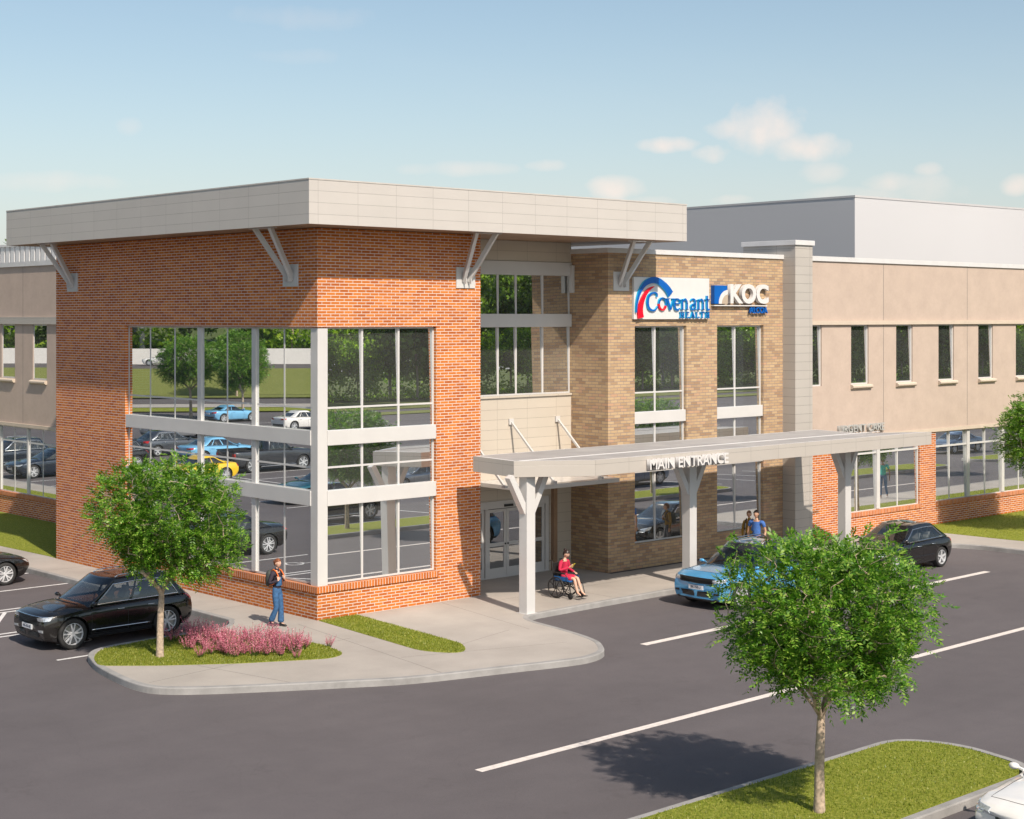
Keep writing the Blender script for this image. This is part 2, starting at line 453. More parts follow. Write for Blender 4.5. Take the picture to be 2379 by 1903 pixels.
# corner glazing
BZ = [(2.98, 3.39, .14), (4.58, 4.98, .14)]
TZ = [(3.965, 4.015, .0), (5.545, 5.595, .0)]
TILT = 1.1
wl = window(B, 'y', .15, .34, 10.17, .90, 7.715,
       mull=[(1.70, .055, .0), (3.12, .20, .05), (4.54, .055, .0), (5.965, .20, .05), (7.41, .055, .0), (8.84, .055, .0)],
       trans=TZ, bands=BZ, sides=(0, 1))
wr = window(B, 'x', .15, .34, 4.06, .90, 7.715, mull=[(1.56, .06, .0), (2.81, .06, .0)], trans=TZ, bands=BZ, sides=(0, 1), tilt=TILT)
bevel(MB().box(.035, .36, .035, .36, .88, 7.70).build('corner_post', M['white'], B), .01)
mb = MB()
mb.prism([(-.045, -.045), (4.10, -.045), (4.10, .16), (.16, .16), (.16, 10.2), (-.045, 10.2)], .72, .885)
mb.build('sill', M['rowlock'], B)
# dark backing for the rooms behind the glass, their dimness put into its colour
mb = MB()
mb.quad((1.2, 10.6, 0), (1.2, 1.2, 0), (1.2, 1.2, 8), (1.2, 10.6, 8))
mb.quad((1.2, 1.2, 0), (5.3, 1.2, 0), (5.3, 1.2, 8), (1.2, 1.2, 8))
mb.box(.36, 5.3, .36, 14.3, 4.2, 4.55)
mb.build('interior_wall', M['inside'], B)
# big flat roof with panelled fascia and brown soffit
R0, R1, R2, R3 = -1.22, 13.05, -1.35, 15.85
mb = MB()
mb.quad((R0,R2,10.335), (R1,R2,10.335), (R1,R2,11.465), (R0,R2,11.465), 0)
mb.quad((R1,R2,10.335), (R1,R3,10.335), (R1,R3,11.465), (R1,R2,11.465), 1)
mb.quad((R0,R3,10.335), (R0,R2,10.335), (R0,R2,11.465), (R0,R3,11.465), 1)
mb.quad((R1,R3,10.335), (R0,R3,10.335), (R0,R3,11.465), (R1,R3,11.465), 0)
mb.box(R0+.002, R1-.002, R2+.002, R3-.002, 11.44, 11.475, 2)
roof = mb.build('roof_fascia', [M['fascia'], M['fascia_side'], M['cap']], B)
MB().box(R0+.01, R1-.01, R2+.01, R3-.01, 10.345, 10.40).build('soffit', M['soffit'], roof)
mb = MB()
for a in ((R0-.012, R1+.012, R2-.012, R2+.02), (R0-.012, R0+.02, R2+.02, R3)): mb.box(*a, 11.455, 11.49)
mb.build('drip_edge', plain('beige_flashing', (.5, .47, .44), .4), roof)

def bracket(ax, u, plane, z=9.1):
    g = MB()
    ubox(g, ax, u-.35, u+.35, plane-.035, plane, z-.30, z+.30)
    o = bevel(g.build('roof_bracket', M['white'], B), .006)
    s_ = MB()
    for du in (-.09, .09):
        dt = .37 if du > 0 else -.37
        p = (u+du, plane-.03, z-.10); q = (u+dt, plane-.92, 10.35)
        if ax == 'y': p, q = (p[1], p[0], p[2]), (q[1], q[0], q[2])
        s_.bar(p, q, .10, .13)
    for du in (-.09, .09):     # small gusset web on the plate
        a = (u+du-.012, plane-.2); 
        if ax == 'x': s_.box(u+du-.012, u+du+.012, plane-.17, plane-.03, z-.18, z+.16)
        else: s_.box(plane-.17, plane-.03, u+du-.012, u+du+.012, z-.18, z+.16)
    s_.build('strut', M['white'], o)
    g = MB(); ubox(g, ax, u-.5, u+.5, plane-1.02, plane-.80, 10.318, 10.343); g.build('top_plate', M['white'], o)
bracket('x', 5.12, 0.0); bracket('y', 1.20, 0.0); bracket('y', 13.58, 0.0)
bracket('x', 11.85, .34)
# --- recessed entrance bay
YE = 1.98
mb = MB()
wall(mb, 'x', YE, .3, 5.70, 11.28, 0.0, 5.56, [(6.55, 10.33, -.01, 2.36)])
mb.build('entrance_panel_wall', M['beige_panel'], B)
wall(MB(), 'x', YE, .3, 5.70, 11.28, 9.71, 10.34).build('upper_panel_wall', M['beige_panel'], B)
we = window(B, 'x', YE+.10, 5.70, 11.28, 5.56, 9.71, mull=[(6.60, .06, 0), (7.35, .06, 0), (8.21, .06, 0), (8.96, .06, 0), (10.09, .07, 0)],
            bands=[(7.67, 8.08, .13), (9.29, 9.71, .13)], tilt=TILT)
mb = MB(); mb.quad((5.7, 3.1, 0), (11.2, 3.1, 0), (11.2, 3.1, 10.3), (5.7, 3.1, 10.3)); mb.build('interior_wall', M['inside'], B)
MB().box(5.70, 11.27, YE-.05, YE+.06, 5.50, 5.56).build('ledge', M['beige_panel'], B)
MB().box(10.39, 10.55, YE-.13, YE-.002, 0, 2.85).build('pilaster', M['soffit'], B)
MB().box(11.18, 11.275, YE-.16, YE-.002, 8.75, 9.62).build('end_trim', M['white'], B)
# doors
dr = thing('entrance_door', None, None); dr.parent = B
def leaf(u0, u1, y, name, zt=2.0):
    f = MB(); w = .10
    for a, b, c, d in ((u0, u1, 0.02, .30), (u0, u1, zt-.09, zt), (u0, u1, .965, 1.075)): f.box(a, b, y-.022, y+.022, c, d)
    f.box(u0, u0+w, y-.024, y+.024, .02, zt); f.box(u1-w, u1, y-.024, y+.024, .02, zt)
    o = f.build(name, M['white'], dr)
    return o
def pane(u0, u1, y, a, b, par):
    g = MB(); g.quad((u0, y, a), (u1, y, a), (u1, y, b), (u0, y, b)); g.build('pane', M['glass_door'], par)
frm = MB()
frm.box(6.56, 10.32, YE+.02, YE+.14, 2.12, 2.35); frm.box(10.18, 10.32, YE+.022, YE+.138, 0, 2.12); frm.box(6.56, 6.66, YE+.022, YE+.138, 0, 2.12)
for x in (7.72, 9.30): frm.box(x-.06, x+.06, YE+.024, YE+.136, 0, 2.12)
frm.box(6.56, 10.32, YE+.0, YE+.15, 0.0, .03)
frm.build('door_frame', M['white'], dr)
for a, b, n in ((6.67, 7.65, 'side_light'), (9.37, 10.17, 'side_light')):
    o = leaf(a, b, YE+.09, n, 2.11); pane(a+.09, b-.09, YE+.085, .28, 2.03, o)
for a, b in ((7.74, 8.515), (8.525, 9.29)):
    o = leaf(a, b, YE+.05, 'door_leaf', 2.10); pane(a+.09, b-.09, YE+.045, .28, 2.03, o)
    x = b-.05 if a < 8 else a+.05
    MB().box(x-.015, x+.015, YE-.01, YE+.03, 1.0, 1.05).build('handle', M['black'], o)
MB().box(8.42, 8.76, YE-.03, YE+.02, 2.16, 2.23).build('door_sensor', M['black'], dr)
# --- tan brick bay
XT0, XT1, YT = 11.28, 19.98, .34
TW = [(12.49, 14.95), (16.48, 18.92)]
mb = MB()
wall(mb, 'x', YT, .30, XT0, XT1, 0.0, 9.99, [(a, b, .78, 7.70) for a, b in TW])
mb.box(XT0, XT0+.3, YT+.3, 7.0, 0.0, 9.99)
mb.build('tan_brick_wall', M['tan_brick'], B)
for a, b in TW:
    window(B, 'x', YT+.16, a, b, .79, 7.70, mull=[((a+b)/2-.15, .06, 0)], trans=TZ[1:], bands=[(3.03, 3.44, .13), (4.58, 4.96, .13)], tilt=TILT)
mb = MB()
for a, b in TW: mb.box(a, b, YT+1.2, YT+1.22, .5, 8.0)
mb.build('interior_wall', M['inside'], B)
cap = MB(); cap.box(XT0-.04, XT1, YT-.05, YT+.40, 9.99, 10.14); cap.box(XT0-.04, XT0+.4, YT+.40, 7.0, 9.99, 10.14)
cap.build('coping', M['cap'], B)
MB().box(XT0+.3, XT1, YT+.3, 12, 9.5, 9.6).build('roof_deck', M['white_roof'], B)
# --- metal panel pier
mb = MB(); mb.box(19.98, 20.95, -.20, 2.1, 0, 10.47); mb.build('metal_pier', M['metal_panel'], B)
bevel(MB().box(19.92, 21.01, -.26, 2.16, 10.47, 10.64).build('coping', M['cap'], B), .01)
# --- right wing
YW = .10
XR1 = 62.0
mb = MB()
sl = [(20.80+2.82*k, 21.88+2.82*k, 5.53, 7.70) for k in range(0, 14)]
wall(mb, 'x', YW, .3, 20.95, XR1, 3.70, 9.96, [h if h[0] > 20.95 else (20.951, h[1], h[2], h[3]) for h in sl])
mb.build('stucco_wall', M['stucco'], B)
for a in (25.63+5.65*k for k in range(-0, 7)):
    for c_, d_ in ((3.72, 7.69), (7.86, 9.93)): MB().box(a-.012, a+.012, YW-.0015, YW+.01, c_, d_).build('control_joint', M['joint'], B)
MB().box(20.95, XR1, YW-.10, YW+.0, 7.70, 7.84).build('trim_band', M['stucco_light'], B)
MB().box(20.95, XR1, YW-.06, YW+.0, 3.57, 3.70).build('trim_band', M['stucco_light'], B)
MB().box(20.95, XR1, YW-.06, YW+.38, 9.96, 10.13).build('coping', M['cap'], B)
MB().box(20.95, XR1, YW+.3, 14, 9.4, 9.5).build('roof_deck', M['white_roof'], B)
blr = random.Random(3)
for k, h in enumerate(sl):
    a = max(h[0], 20.955)
    bl = {2: [(a+.02, a+.72, 6.1, 7.65)], 3: [(a+.62, a+.80, 6.0, 7.65)], 1: [(a+.02, a+.2, 6.1, 7.65)], 5: [(a+.02, a+1.0, 5.9, 7.65)]}.get(k)
    window(B, 'x', YW+.09, a, h[1], h[2], h[3], fr=.05, tilt=TILT, blind=bl, sill=(a-.03, h[1]+.12, 5.37, 5.53, .22, 'cream') if k else None)
BW = [(22.87, 28.00), (29.08, 36.6), (37.7, 45.2), (46.3, 53.8)]
mb = MB()
wall(mb, 'x', YW, .3, 20.95, XR1, 0.0, 3.57, [(a, b, .80, 3.565) for a, b in BW])
mb.build('brick_base_wall', M['red_brick'], B)
for a, b in BW:
    big = []; u = a+.97+1.53 if a < 23 else a+2.35
    while u < b-.4: big.append((u, .20, .05)); u += 2.56
    thin = [(u-1.28, .055, 0) for u, _, _ in big]+([(big[-1][0]+1.28, .055, 0)] if big[-1][0]+1.4 < b else [])
    window(B, 'x', YW+.12, a, b, .86, 3.565, mull=big+thin, trans=[(2.95, 3.01, .02)], tilt=TILT, sill=(a-.01, b+.02, .72, .875, .16, 'rowlock'))
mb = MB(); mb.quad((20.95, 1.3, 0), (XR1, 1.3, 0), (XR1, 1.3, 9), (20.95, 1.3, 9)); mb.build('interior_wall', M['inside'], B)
# --- left wing
XL = 4.30; YL1 = 46.0
mb = MB()
sl = [(24.12+2.80*k-2.80, 25.32+2.80*k-2.80, 5.50, 7.69) for k in range(-1, 9)]
wall(mb, 'y', XL, .3, 14.75, YL1, 3.70, 10.0, sl)
mb.build('stucco_wall', M['stucco'], B)
for a in (26.2+5.6*k for k in range(-2, 4)):
    for c_, d_ in ((3.72, 7.69), (7.98, 9.97)): MB().box(XL-.0015, XL+.01, a-.012, a+.012, c_, d_).build('control_joint', M['joint'], B)
MB().box(XL-.10, XL, 14.75, YL1, 7.69, 7.97).build('trim_band', M['metal_panel'], B)
MB().box(XL-.08, XL, 14.75, YL1, 3.57, 3.70).build('trim_band', M['stucco_light'], B)
MB().box(XL-.07, XL+.38, 14.75, YL1, 10.0, 10.19).build('coping', M['cap'], B)
for h in sl:
    window(B, 'y', XL+.06, h[0], h[1], h[2], h[3], fr=.06, sill=(h[0]-.02, h[1]+.14, 5.33, 5.49, .18, 'cream'))
BL = [(15.3, 21.6), (22.2, 29.6), (30.6, 38.0), (39, 45.5)]
mb = MB(); wall(mb, 'y', XL, .3, 14.75, YL1, 0.0, 3.57, [(a, b, .80, 3.565) for a, b in BL]); mb.build('brick_base_wall', M['red_brick'], B)
for a, b in BL:
    big = []; u = a+1.3 if a < 20 else a+1.18
    while u < b-.3: big.append((u, .14, .04)); u += 2.5
    window(B, 'y', XL+.12, a, b, .86, 3.565, mull=big+[(u+1.24, .055, 0) for u, _, _ in big if u+1.3 < b], trans=[(2.93, 2.99, .02)], sill=(a-.01, b+.02, .72, .875, .17, 'rowlock'))
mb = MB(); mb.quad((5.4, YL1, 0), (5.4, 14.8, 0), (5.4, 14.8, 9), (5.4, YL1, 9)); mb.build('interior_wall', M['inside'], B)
# white ribbed rooftop screens and the parapets further back
mb = MB()
for i in range(60):
    y = 16.5+i*.5
    mb.quad((7.6, y+.36, 9.4), (7.6, y, 9.4), (7.6, y, 11.15), (7.6, y+.36, 11.15)); mb.quad((7.6, y+.36, 9.4), (7.76, y+.42, 9.4), (7.76, y+.42, 11.15), (7.6, y+.36, 11.15))
    mb.quad((7.76, y+.5, 9.4), (7.76, y+.42, 9.4), (7.76, y+.42, 11.15), (7.76, y+.5, 11.15)); mb.quad((7.76, y+.5, 9.4), (7.6, y+.5, 9.4), (7.6, y+.5, 11.15), (7.76, y+.5, 11.15))
mb.box(7.55, 7.8, 16.4, 46.5, 11.15, 11.25)
mb.build('rooftop_screen', M['cap'], B)
MB().box(XL+.38, 30, 14.9, YL1, 9.3, 9.4).build('roof_deck', M['white_roof'], B)
mb = MB(); mb.box(13.2, 30.0, 9.0, 9.3, 9.6, 10.32); mb.box(13.2, 13.5, 4.5, 9.0, 9.6, 10.40)
mb.build('rear_parapet', M['cap'], B)
for a in (14.2, 15.4): MB().box(a, a+.18, 1.1, 1.25, 9.6, 10.17).build('roof_vent', M['steel'], B)

# taller grey hall behind
BB = thing('rear_hall', 'plain pale grey windowless hall rising behind the stucco wing', 'building', (0, 0, 0))
Cc = Vector((-24.8056, -34.7826)); fw = Vector((math.sin(.7395), math.cos(.7395))); rt = Vector((math.cos(.7395), -math.sin(.7395)))
def atpx(px, dist):
    return Cc+fw*dist+rt*((px-1189.5)/3749.95*dist)
e0 = atpx(1986, 96.0)
fa = math.radians(50); dr_ = fw*math.cos(fa)+rt*math.sin(fa); dl_ = fw*math.cos(fa-PI/2)+rt*math.sin(fa-PI/2)
p0, p1, p2, p3 = e0, e0+dr_*60, e0+dr_*60+dl_*30, e0+dl_*30
ze = 8+277.0*96/3749.95
mb = MB(); mb.prism([tuple(p0), tuple(p1), tuple(p2), tuple(p3)], 0, ze)
mb.build('hall_wall', plain('pale_cladding', (.50, .50, .52), .8, var=.03, vscale=.05), BB)
mb = MB(); mb.prism([tuple(p0-fw*.05), tuple(p1), tuple(p2), tuple(p3)], ze, ze+.12); mb.build('roof_edge', plain('pale_flashing', (.47, .465, .475), .6, var=.02), BB)

# --- awning over the doors
AW = thing('door_awning', 'flat white awning hung on rods above the glass entrance doors', 'awning', (8.9, YE, 2.88))
g = MB(); g.box(-1.72, 2.38, -2.14, -.005, 0, .13); bevel(g.build('awning_slab', M['white'], AW), .01)
for x in (6.67, 8.66, 10.65):
    g = MB(); g.box(x-8.9-.09, x-8.9+.09, -.06, -.002, 1.79, 1.97); an = g.build('rod_anchor', M['white'], AW)
    MB().bar((x-8.9, -.05, 1.86), (x-8.9, -1.95, .16), .06, .06).build('rod', M['white'], an)
    MB().box(x-8.9-.05, x-8.9+.05, -2.02, -1.86, .13, .20).build('rod_foot', M['white'], an)

# --- drop-off canopy
CN = thing('entrance_canopy', 'long flat panelled canopy on white Y posts over the drop-off lane', 'canopy', (4.83, -2.9, 0))
ox, oy = 4.83, -2.9
out = [(4.55, -1.0), (4.30, -2.95), (6.1, -4.2), (22.1, -4.25), (19.75, -3.0), (20.1, -1.0)]
loc = [(x-ox, y-oy) for x, y in out]
z0, z1 = 3.70, 4.13
g = MB(); n = len(loc)
def off(poly, d):
    r = []
    for i in range(len(poly)):
        p = Vector(poly[i]); a = (p-Vector(poly[i-1])).normalized(); b = (Vector(poly[(i+1) % len(poly)])-p).normalized()
        na = Vector((a.y, -a.x)); nb = Vector((b.y, -b.x)); m_ = (na+nb); m_ = m_/m_.dot(na) if m_.length > 1e-6 else na
        r.append(tuple(p+m_*d))
    return r
inn = off(loc, -.12)
for i in range(n):
    j = (i+1) % n
    g.quad((*loc[i], z0), (*loc[j], z0), (*loc[j], z1), (*loc[i], z1)) if True else None
    g.quad((*loc[i], z1), (*loc[j], z1), (*inn[j], z1), (*inn[i], z1), 1)
fas = g.build('canopy_fascia', [M['canopy'], M['cap']], CN, fix=True)
g = MB(); g.prism(off(loc, -.004), z0+.01, z1-.10, 0); g.build('canopy_slab', [M['white']], CN)
rm = grit = concrete_mat('roof_gravel', (.30, .29, .29), (.40, .385, .38), scale=2)
g = MB(); g.prism(off(loc, -.10), z1-.08, z1-.004); g.build('canopy_roof', rm, CN)
g = MB(); g.box(4.45-ox, 20.9-ox, -3.03-oy, -2.97-oy, z1-.004, z1+.012); g.build('roof_seam', M['cap'], CN)
posts = [(4.84, -2.89), (11.62, -2.72), (19.3, -2.75), (4.84+14.6, -6.6)]
for (x, y) in posts[:3]:
    g = MB(); g.box(x-ox-.155, x-ox+.155, y-oy-.155, y-oy+.155, 0, z0+.009); po = bevel(g.build('post', M['white'], CN), .008)
    for s_ in (-1, 1):
        g = MB(); g.bar((x-ox+s_*.10, y-oy, 2.72 if s_ < 0 else 2.68), (x-ox+s_*.66, y-oy, z0+.02), .17, .20, up=(0, 1, 0)); g.build('brace', M['white'], po)
    MB().box(x-ox-.2, x-ox+.2, y-oy-.2, y-oy+.2, 0, .012).build('base_plate', M['white'], po)
# ------------------------------------------------------------------ ground
def arc_pts(pts, n=6):
    """Catmull-Rom through an open list of points"""
    P = [Vector(p) for p in pts]; out = []
    for i in range(len(P)-1):
        a = P[max(i-1, 0)]; b = P[i]; c = P[i+1]; d = P[min(i+2, len(P)-1)]
        for k in range(n):
            t = k/n
            out.append(.5*((2*b)+(c-a)*t+(2*a-5*b+4*c-d)*t*t+(3*b-a-3*c+d)*t*t*t))
    out.append(P[-1]); return [tuple(p) for p in out]
def rounded(poly, r, n=6):
    out = []; m = len(poly)
    for i in range(m):
        p = Vector(poly[i]); a = Vector(poly[i-1]); b = Vector(poly[(i+1) % m])
        rr = r[i] if hasattr(r, '__len__') else r
        da = (a-p); db = (b-p); rr = min(rr, da.length*.49, db.length*.49)
        if rr < .01: out.append(tuple(p)); continue
        s0 = p+da.normalized()*rr; s1 = p+db.normalized()*rr
        for k in range(n+1):
            t = k/n; out.append(tuple(s0*(1-t)**2+p*2*t*(1-t)+s1*t*t))
    return out
def ribbon(mb, pts, w, z, m=0, side=0.0):
    """flat strip along a polyline; side -1..1 shifts it to one side"""
    P = [Vector(p) for p in pts]; L = []; R = []
    for i, p in enumerate(P):
        d = (P[min(i+1, len(P)-1)]-P[max(i-1, 0)]).normalized(); n_ = Vector((-d.y, d.x))
        L.append(p+n_*w*(.5+side*.5)); R.append(p-n_*w*(.5-side*.5))
    for i in range(len(P)-1):
        mb.quad((*R[i], z), (*R[i+1], z), (*L[i+1], z), (*L[i], z), m)
def kerb(name, pts, closed=False, w=.15, top=.004, inside=1, parent=None):
    """kerb stone following pts (its outer edge); inside=+1: the stone lies to the left of the direction of travel"""
    P = [Vector(p) for p in pts]; n = len(P); rows = []
    for i, p in enumerate(P):
        a = P[i-1] if (closed or i > 0) else p; b = P[(i+1) % n] if (closed or i < n-1) else p
        d = (b-a).normalized(); nn = Vector((-d.y, d.x))*inside
        prof = [(0, -.42), (0, top-.022), (.008, top-.007), (.022, top), (w, top), (w, -.42)]
        rows.append([(*(p+nn*o), z) for o, z in prof])
    if closed: rows.append(rows[0])
    g = MB(); g.grid(rows, 0)
    o = g.build(name, M['kerb'], parent, fix=True)
    for pl_ in o.data.polygons: pl_.use_smooth = False
    setp(o, kind='structure'); return o

g = MB(); g.quad((-900, -900, -.40), (900, -900, -.40), (900, 900, -.40), (-900, 900, -.40)); setp(g.build('ground', M['far']), kind='structure')
g = MB(); g.add([(-177, -15.7, ZA), (-177, -140, ZA), (240, -140, ZA), (240, 167, ZA), (60, 167, ZA)], [(0, 1, 2, 3, 4)]); setp(g.build('parking_lot', M['asphalt']), kind='structure')

# pavement peninsula round the brick tower (outer edge, walked with the pavement on the left)
front = arc_pts([(-1.60, 46), (-1.60, 20), (-1.60, 10), (-1.60, 2.6), (-1.72, 1.6), (-2.3, .98), (-3.4, .92), (-5.15, .88), (-6.0, .68), (-6.45, .25), (-6.66, -.25), (-6.90, -1.0),
     (-7.08, -2.04), (-7.17, -3.2), (-6.98, -3.95), (-6.25, -4.62), (-5.05, -5.38), (-3.7, -6.15), (-2.28, -6.88), (0.04, -7.52), (1.55, -7.92), (2.25, -7.95), (2.85, -7.72), (3.30, -7.25),
     (3.62, -6.75), (3.86, -6.0), (4.04, -5.02), (4.18, -4.0), (4.32, -3.55), (4.56, -3.26), (4.95, -3.14), (5.6, -3.10), (9.3, -3.0), (20, -2.90), (23.6, -2.90), (24.5, -3.0), (25.0, -3.5), (25.25, -4.3), (25.3, -5.3),
     (25.4, -6.9), (25.9, -8.1), (27.2, -8.95), (29.5, -9.1), (70, -9.1)], 5)
OUT = front
def ngon(name, poly, z0, z1, mat):
    g = MB(); g.prism(poly, z0, z1)
    o = g.build(name, mat); bm = bmesh.new(); bm.from_mesh(o.data)
    bmesh.ops.triangulate(bm, faces=[f for f in bm.faces if len(f.verts) > 4]); bm.to_mesh(o.data); bm.free()
    return setp(o, kind='structure')
def inset_open(pts, w):
    P = [Vector(p) for p in pts]; r = []
    for i, p in enumerate(P):
        d = (P[min(i+1, len(P)-1)]-P[max(i-1, 0)]).normalized(); r.append(tuple(p+Vector((-d.y, d.x))*w))
    return r
pin = inset_open(front, .14)
ngon('pavement', pin+[(70, -6.3), (70, .2), (11.29, .2), (11.29, 3), (5, 3), (5, 46)], -.38, 0.0, M['pave'])
kerb('kerb', front)
# expansion joints in the pavement
g = MB()
for a, b in (((-.64, -.05), (-1.56, -7.0)), ((4.14, -.13), (3.35, -4.6)), ((-1.55, .15), (-6.9, -.72)), ((-1.45, 3.2), (0, 3.25)), ((-1.45, 8.0), (0, 8.0)), ((-1.45, 12.6), (0, 12.6)),
             ((-.68, -2.4), (-6.9, -3.4)), ((.86, -4.85), (2.9, -4.3)), ((-1.2, -5.05), (2.9, -6.4)), ((8.3, 1.9), (8.3, -2.75)), ((13.6, .3), (13.6, -2.75)), ((18.6, .3), (18.6, -2.75)), ((23.4, .1), (23.4, -2.75)), ((5.72, -.9), (20, -.9)), ((-5.2, -2.6), (-4.6, -5.5))):
    ribbon(g, [a, b], .014, .0015)
setp(g.build('pavement_joint', M['joint']), kind='structure')
# lawns: low turf pads
def lawn(name, poly, z=.012, blades=0, seed=1, zb=-.1):
    ngon(name, poly, zb, z, M['lawn'])
    if blades:
        from mathutils.geometry import tessellate_polygon
        tris = tessellate_polygon([[Vector((*p, 0)) for p in poly]])
        A = np.array([poly[t[0]] for t in tris]); Bq = np.array([poly[t[1]] for t in tris]); Cq = np.array([poly[t[2]] for t in tris])
        ar = np.abs(np.cross(Bq-A, Cq-A))/2; r = np.random.default_rng(seed)
        k = r.choice(len(tris), blades, p=ar/ar.sum()); u = r.random((blades, 2)); s_ = u.sum(1) > 1; u[s_] = 1-u[s_]
        P = A[k]+(Bq[k]-A[k])*u[:, :1]+(Cq[k]-A[k])*u[:, 1:]
        th = r.random(blades)*2*PI; h = .018+.03*r.random(blades); wd = .006+.006*r.random(blades)
        dx, dy = np.cos(th), np.sin(th); ln = (r.random((blades, 2))-.5)*.035
        v = np.zeros((blades, 3, 3)); v[:, 0, 0] = P[:, 0]-dx*wd; v[:, 0, 1] = P[:, 1]-dy*wd; v[:, 1, 0] = P[:, 0]+dx*wd; v[:, 1, 1] = P[:, 1]+dy*wd
        v[:, :2, 2] = z; v[:, 2, 0] = P[:, 0]+ln[:, 0]; v[:, 2, 1] = P[:, 1]+ln[:, 1]; v[:, 2, 2] = z+h
        me = bpy.data.meshes.new('grass'); me.from_pydata(v.reshape(-1, 3).tolist(), [], np.arange(blades*3).reshape(-1, 3).tolist())
        me.materials.append(M['blade']); o = bpy.data.objects.new('grass', me); COL.objects.link(o)
        setp(o, 'short green grass growing on the '+{'lawn': 'lawn'}.get(name, 'lawn'), 'grass', kind='stuff')
        return o
bed = rounded([(-6.55, -.15), (-5.9, .55), (-4.3, .74), (-3.4, .66), (-1.66, -2.45), (-1.95, -3.85), (-2.5, -4.05), (-4.36, -3.08), (-5.84, -2.05), (-6.9, -1.1)], [.5, .4, .2, .5, .5, .6, .4, .2, .3, .25])
o = lawn('lawn_bed', bed, .010, 26000, 1); o['label'] = 'short grass of the kerbed island round the tree and pink heather'
strip = rounded([(0.03, -.02), (1.27, -.02), (.88, -4.9), (.2, -5.75), (-.42, -4.9)], [.02, .02, .5, .9, .5])
o = lawn('lawn_strip', strip, .010, 9000, 2); o['label'] = 'narrow grass tongue running out from the brick corner'
isl = rounded([(-40, -17.22), (-6, -17.18), (1.15, -17.16), (1.62, -18.1), (1.25, -19.9), (-6, -19.98), (-40, -19.98)], [.1, .1, .75, .7, .8, .1, .1], 8)
islo = rounded([(-40.2, -17.05), (-6, -17.02), (1.25, -17.0), (1.82, -18.1), (1.42, -20.1), (-6, -20.15), (-40.2, -20.15)], [.1, .1, .8, .8, .9, .1, .1], 8)
o = lawn('lawn_island', isl, .008, 60000, 3); o['label'] = 'short grass of the near traffic island with the big tree'
a_ = sum(islo[i][0]*islo[(i+1) % len(islo)][1]-islo[(i+1) % len(islo)][0]*islo[i][1] for i in range(len(islo)))
kerb('kerb', islo if a_ > 0 else islo[::-1], closed=True, w=.16)
def ccw(p):
    a = sum(p[i][0]*p[(i+1) % len(p)][1]-p[(i+1) % len(p)][0]*p[i][1] for i in range(len(p)))
    return p if a > 0 else p[::-1]
for xa, xb in ((6.5, 38.6), (44.5, 57.5), (63, 90)):
    lawn('lawn_median', rounded([(xa, -17.2), (xb, -17.2), (xb+.5, -18.6), (xb, -19.95), (xa, -19.95), (xa-.5, -18.6)], .8, 6), .008)
    kerb('kerb', ccw(rounded([(xa-.05, -17.04), (xb+.05, -17.04), (xb+.68, -18.6), (xb+.05, -20.12), (xa-.05, -20.12), (xa-.68, -18.6)], .85, 6)), closed=True, w=.16)
wing_l = [(4.25, 14.8), (.02, 14.8), (.06, 15.4), (-.08, 19), (-.12, 46), (4.25, 46)]
o = lawn('lawn_left', wing_l, .012, 6000, 4); o['label'] = 'grass verge below the left stucco wing'
o = lawn('lawn_right', rounded([(24.2, .08), (25.2, -.35), (27.15, -1.3), (27.3, -4.6), (27.8, -6.2), (29.2, -6.5), (70, -6.5), (70, .08)], [0, .3, .5, 1.2, .8, .4, 0, 0]), .012, 30000, 5); o['label'] = 'grass verge below the right stucco wing'

# painted markings
def paint(name, segs, w, mat='paint', z=ZA+.004):
    g = MB()
    for s_ in segs: ribbon(g, s_, w, z)
    return setp(g.build(name, M[mat]), kind='structure')
paint('lane_line', [[(4.60, -7.38), (21.15, -6.93)]], .23)
paint('lane_line', [[(-5.75, -13.0), (16.0, -12.6)], [(20, -12.6), (48, -12.6)], [(-40, -13.2), (-14, -13.1)]], .2)
st = []
for y in (.74, 4.28, 4.62, 7.46, 7.80, 10.74, 13.4, 16.05, 18.7, 21.35, 24.0, 26.6, 29.3, 32, 34.6, 37.3, 40, 42.6, 45.3):
    st.append([(-7.0 if y > 1 else -7.0, y+.0), (-1.62, y+.02)])
for k in range(3):
    st.append([(-6.9+1.75*k, 4.7), (-5.2+1.75*k, 7.4)])
paint('stall_line', st, .11, 'paint_white')
# second row of stalls, seen in the glass
st = []
for k in range(14):
    y = 8.6+k*2.75; st.append([(-19.6, y), (-14.1, y)]); st.append([(-25.2, y), (-19.75, y)])
st.append([(-19.68, 8.6), (-19.68, 44.4)])
for k in range(8): st.append([(-46, 50+k*2.75), (-40.4, 50+k*2.75)])
for k in range(22): st.append([(-8+k*2.75, -25.8), (-8+k*2.75, -20.4)])
paint('stall_line', st, .11, 'paint_white')
# wheelchair symbols in the accessible stalls
def isa(cx, cy, s_, rz):
    g = MB(); R = Matrix.Rotation(rz, 3, 'Z')
    def T(p): v = R @ Vector((p[0]*s_, p[1]*s_, 0)); return (cx+v.x, cy+v.y)
    def seg(pts, w): ribbon(g, [T(p) for p in pts], w*s_, ZA+.005)
    hd = [T((.0+.16*math.cos(t)*.7-.12, .78+.16*math.sin(t)*.7)) for t in np.linspace(0, 2*PI, 17)[:-1]]
    g.prism(hd, ZA+.001, ZA+.005)
    seg([(-.10, .66), (-.02, .10), (.42, .06), (.62, -.42), (.78, -.36)], .12)
    seg([(-.06, .36), (.36, .32)], .10)
    seg([(.30+(-.18)+.46*math.cos(t), -.20+.46*math.sin(t)) for t in np.linspace(2.0, 5.9, 18)], .11)
    return setp(g.build('stall_symbol', M['paint_white']), kind='structure')
isa(-5.6, 2.5, .62, PI/2); isa(-5.6, 9.25, .62, PI/2)

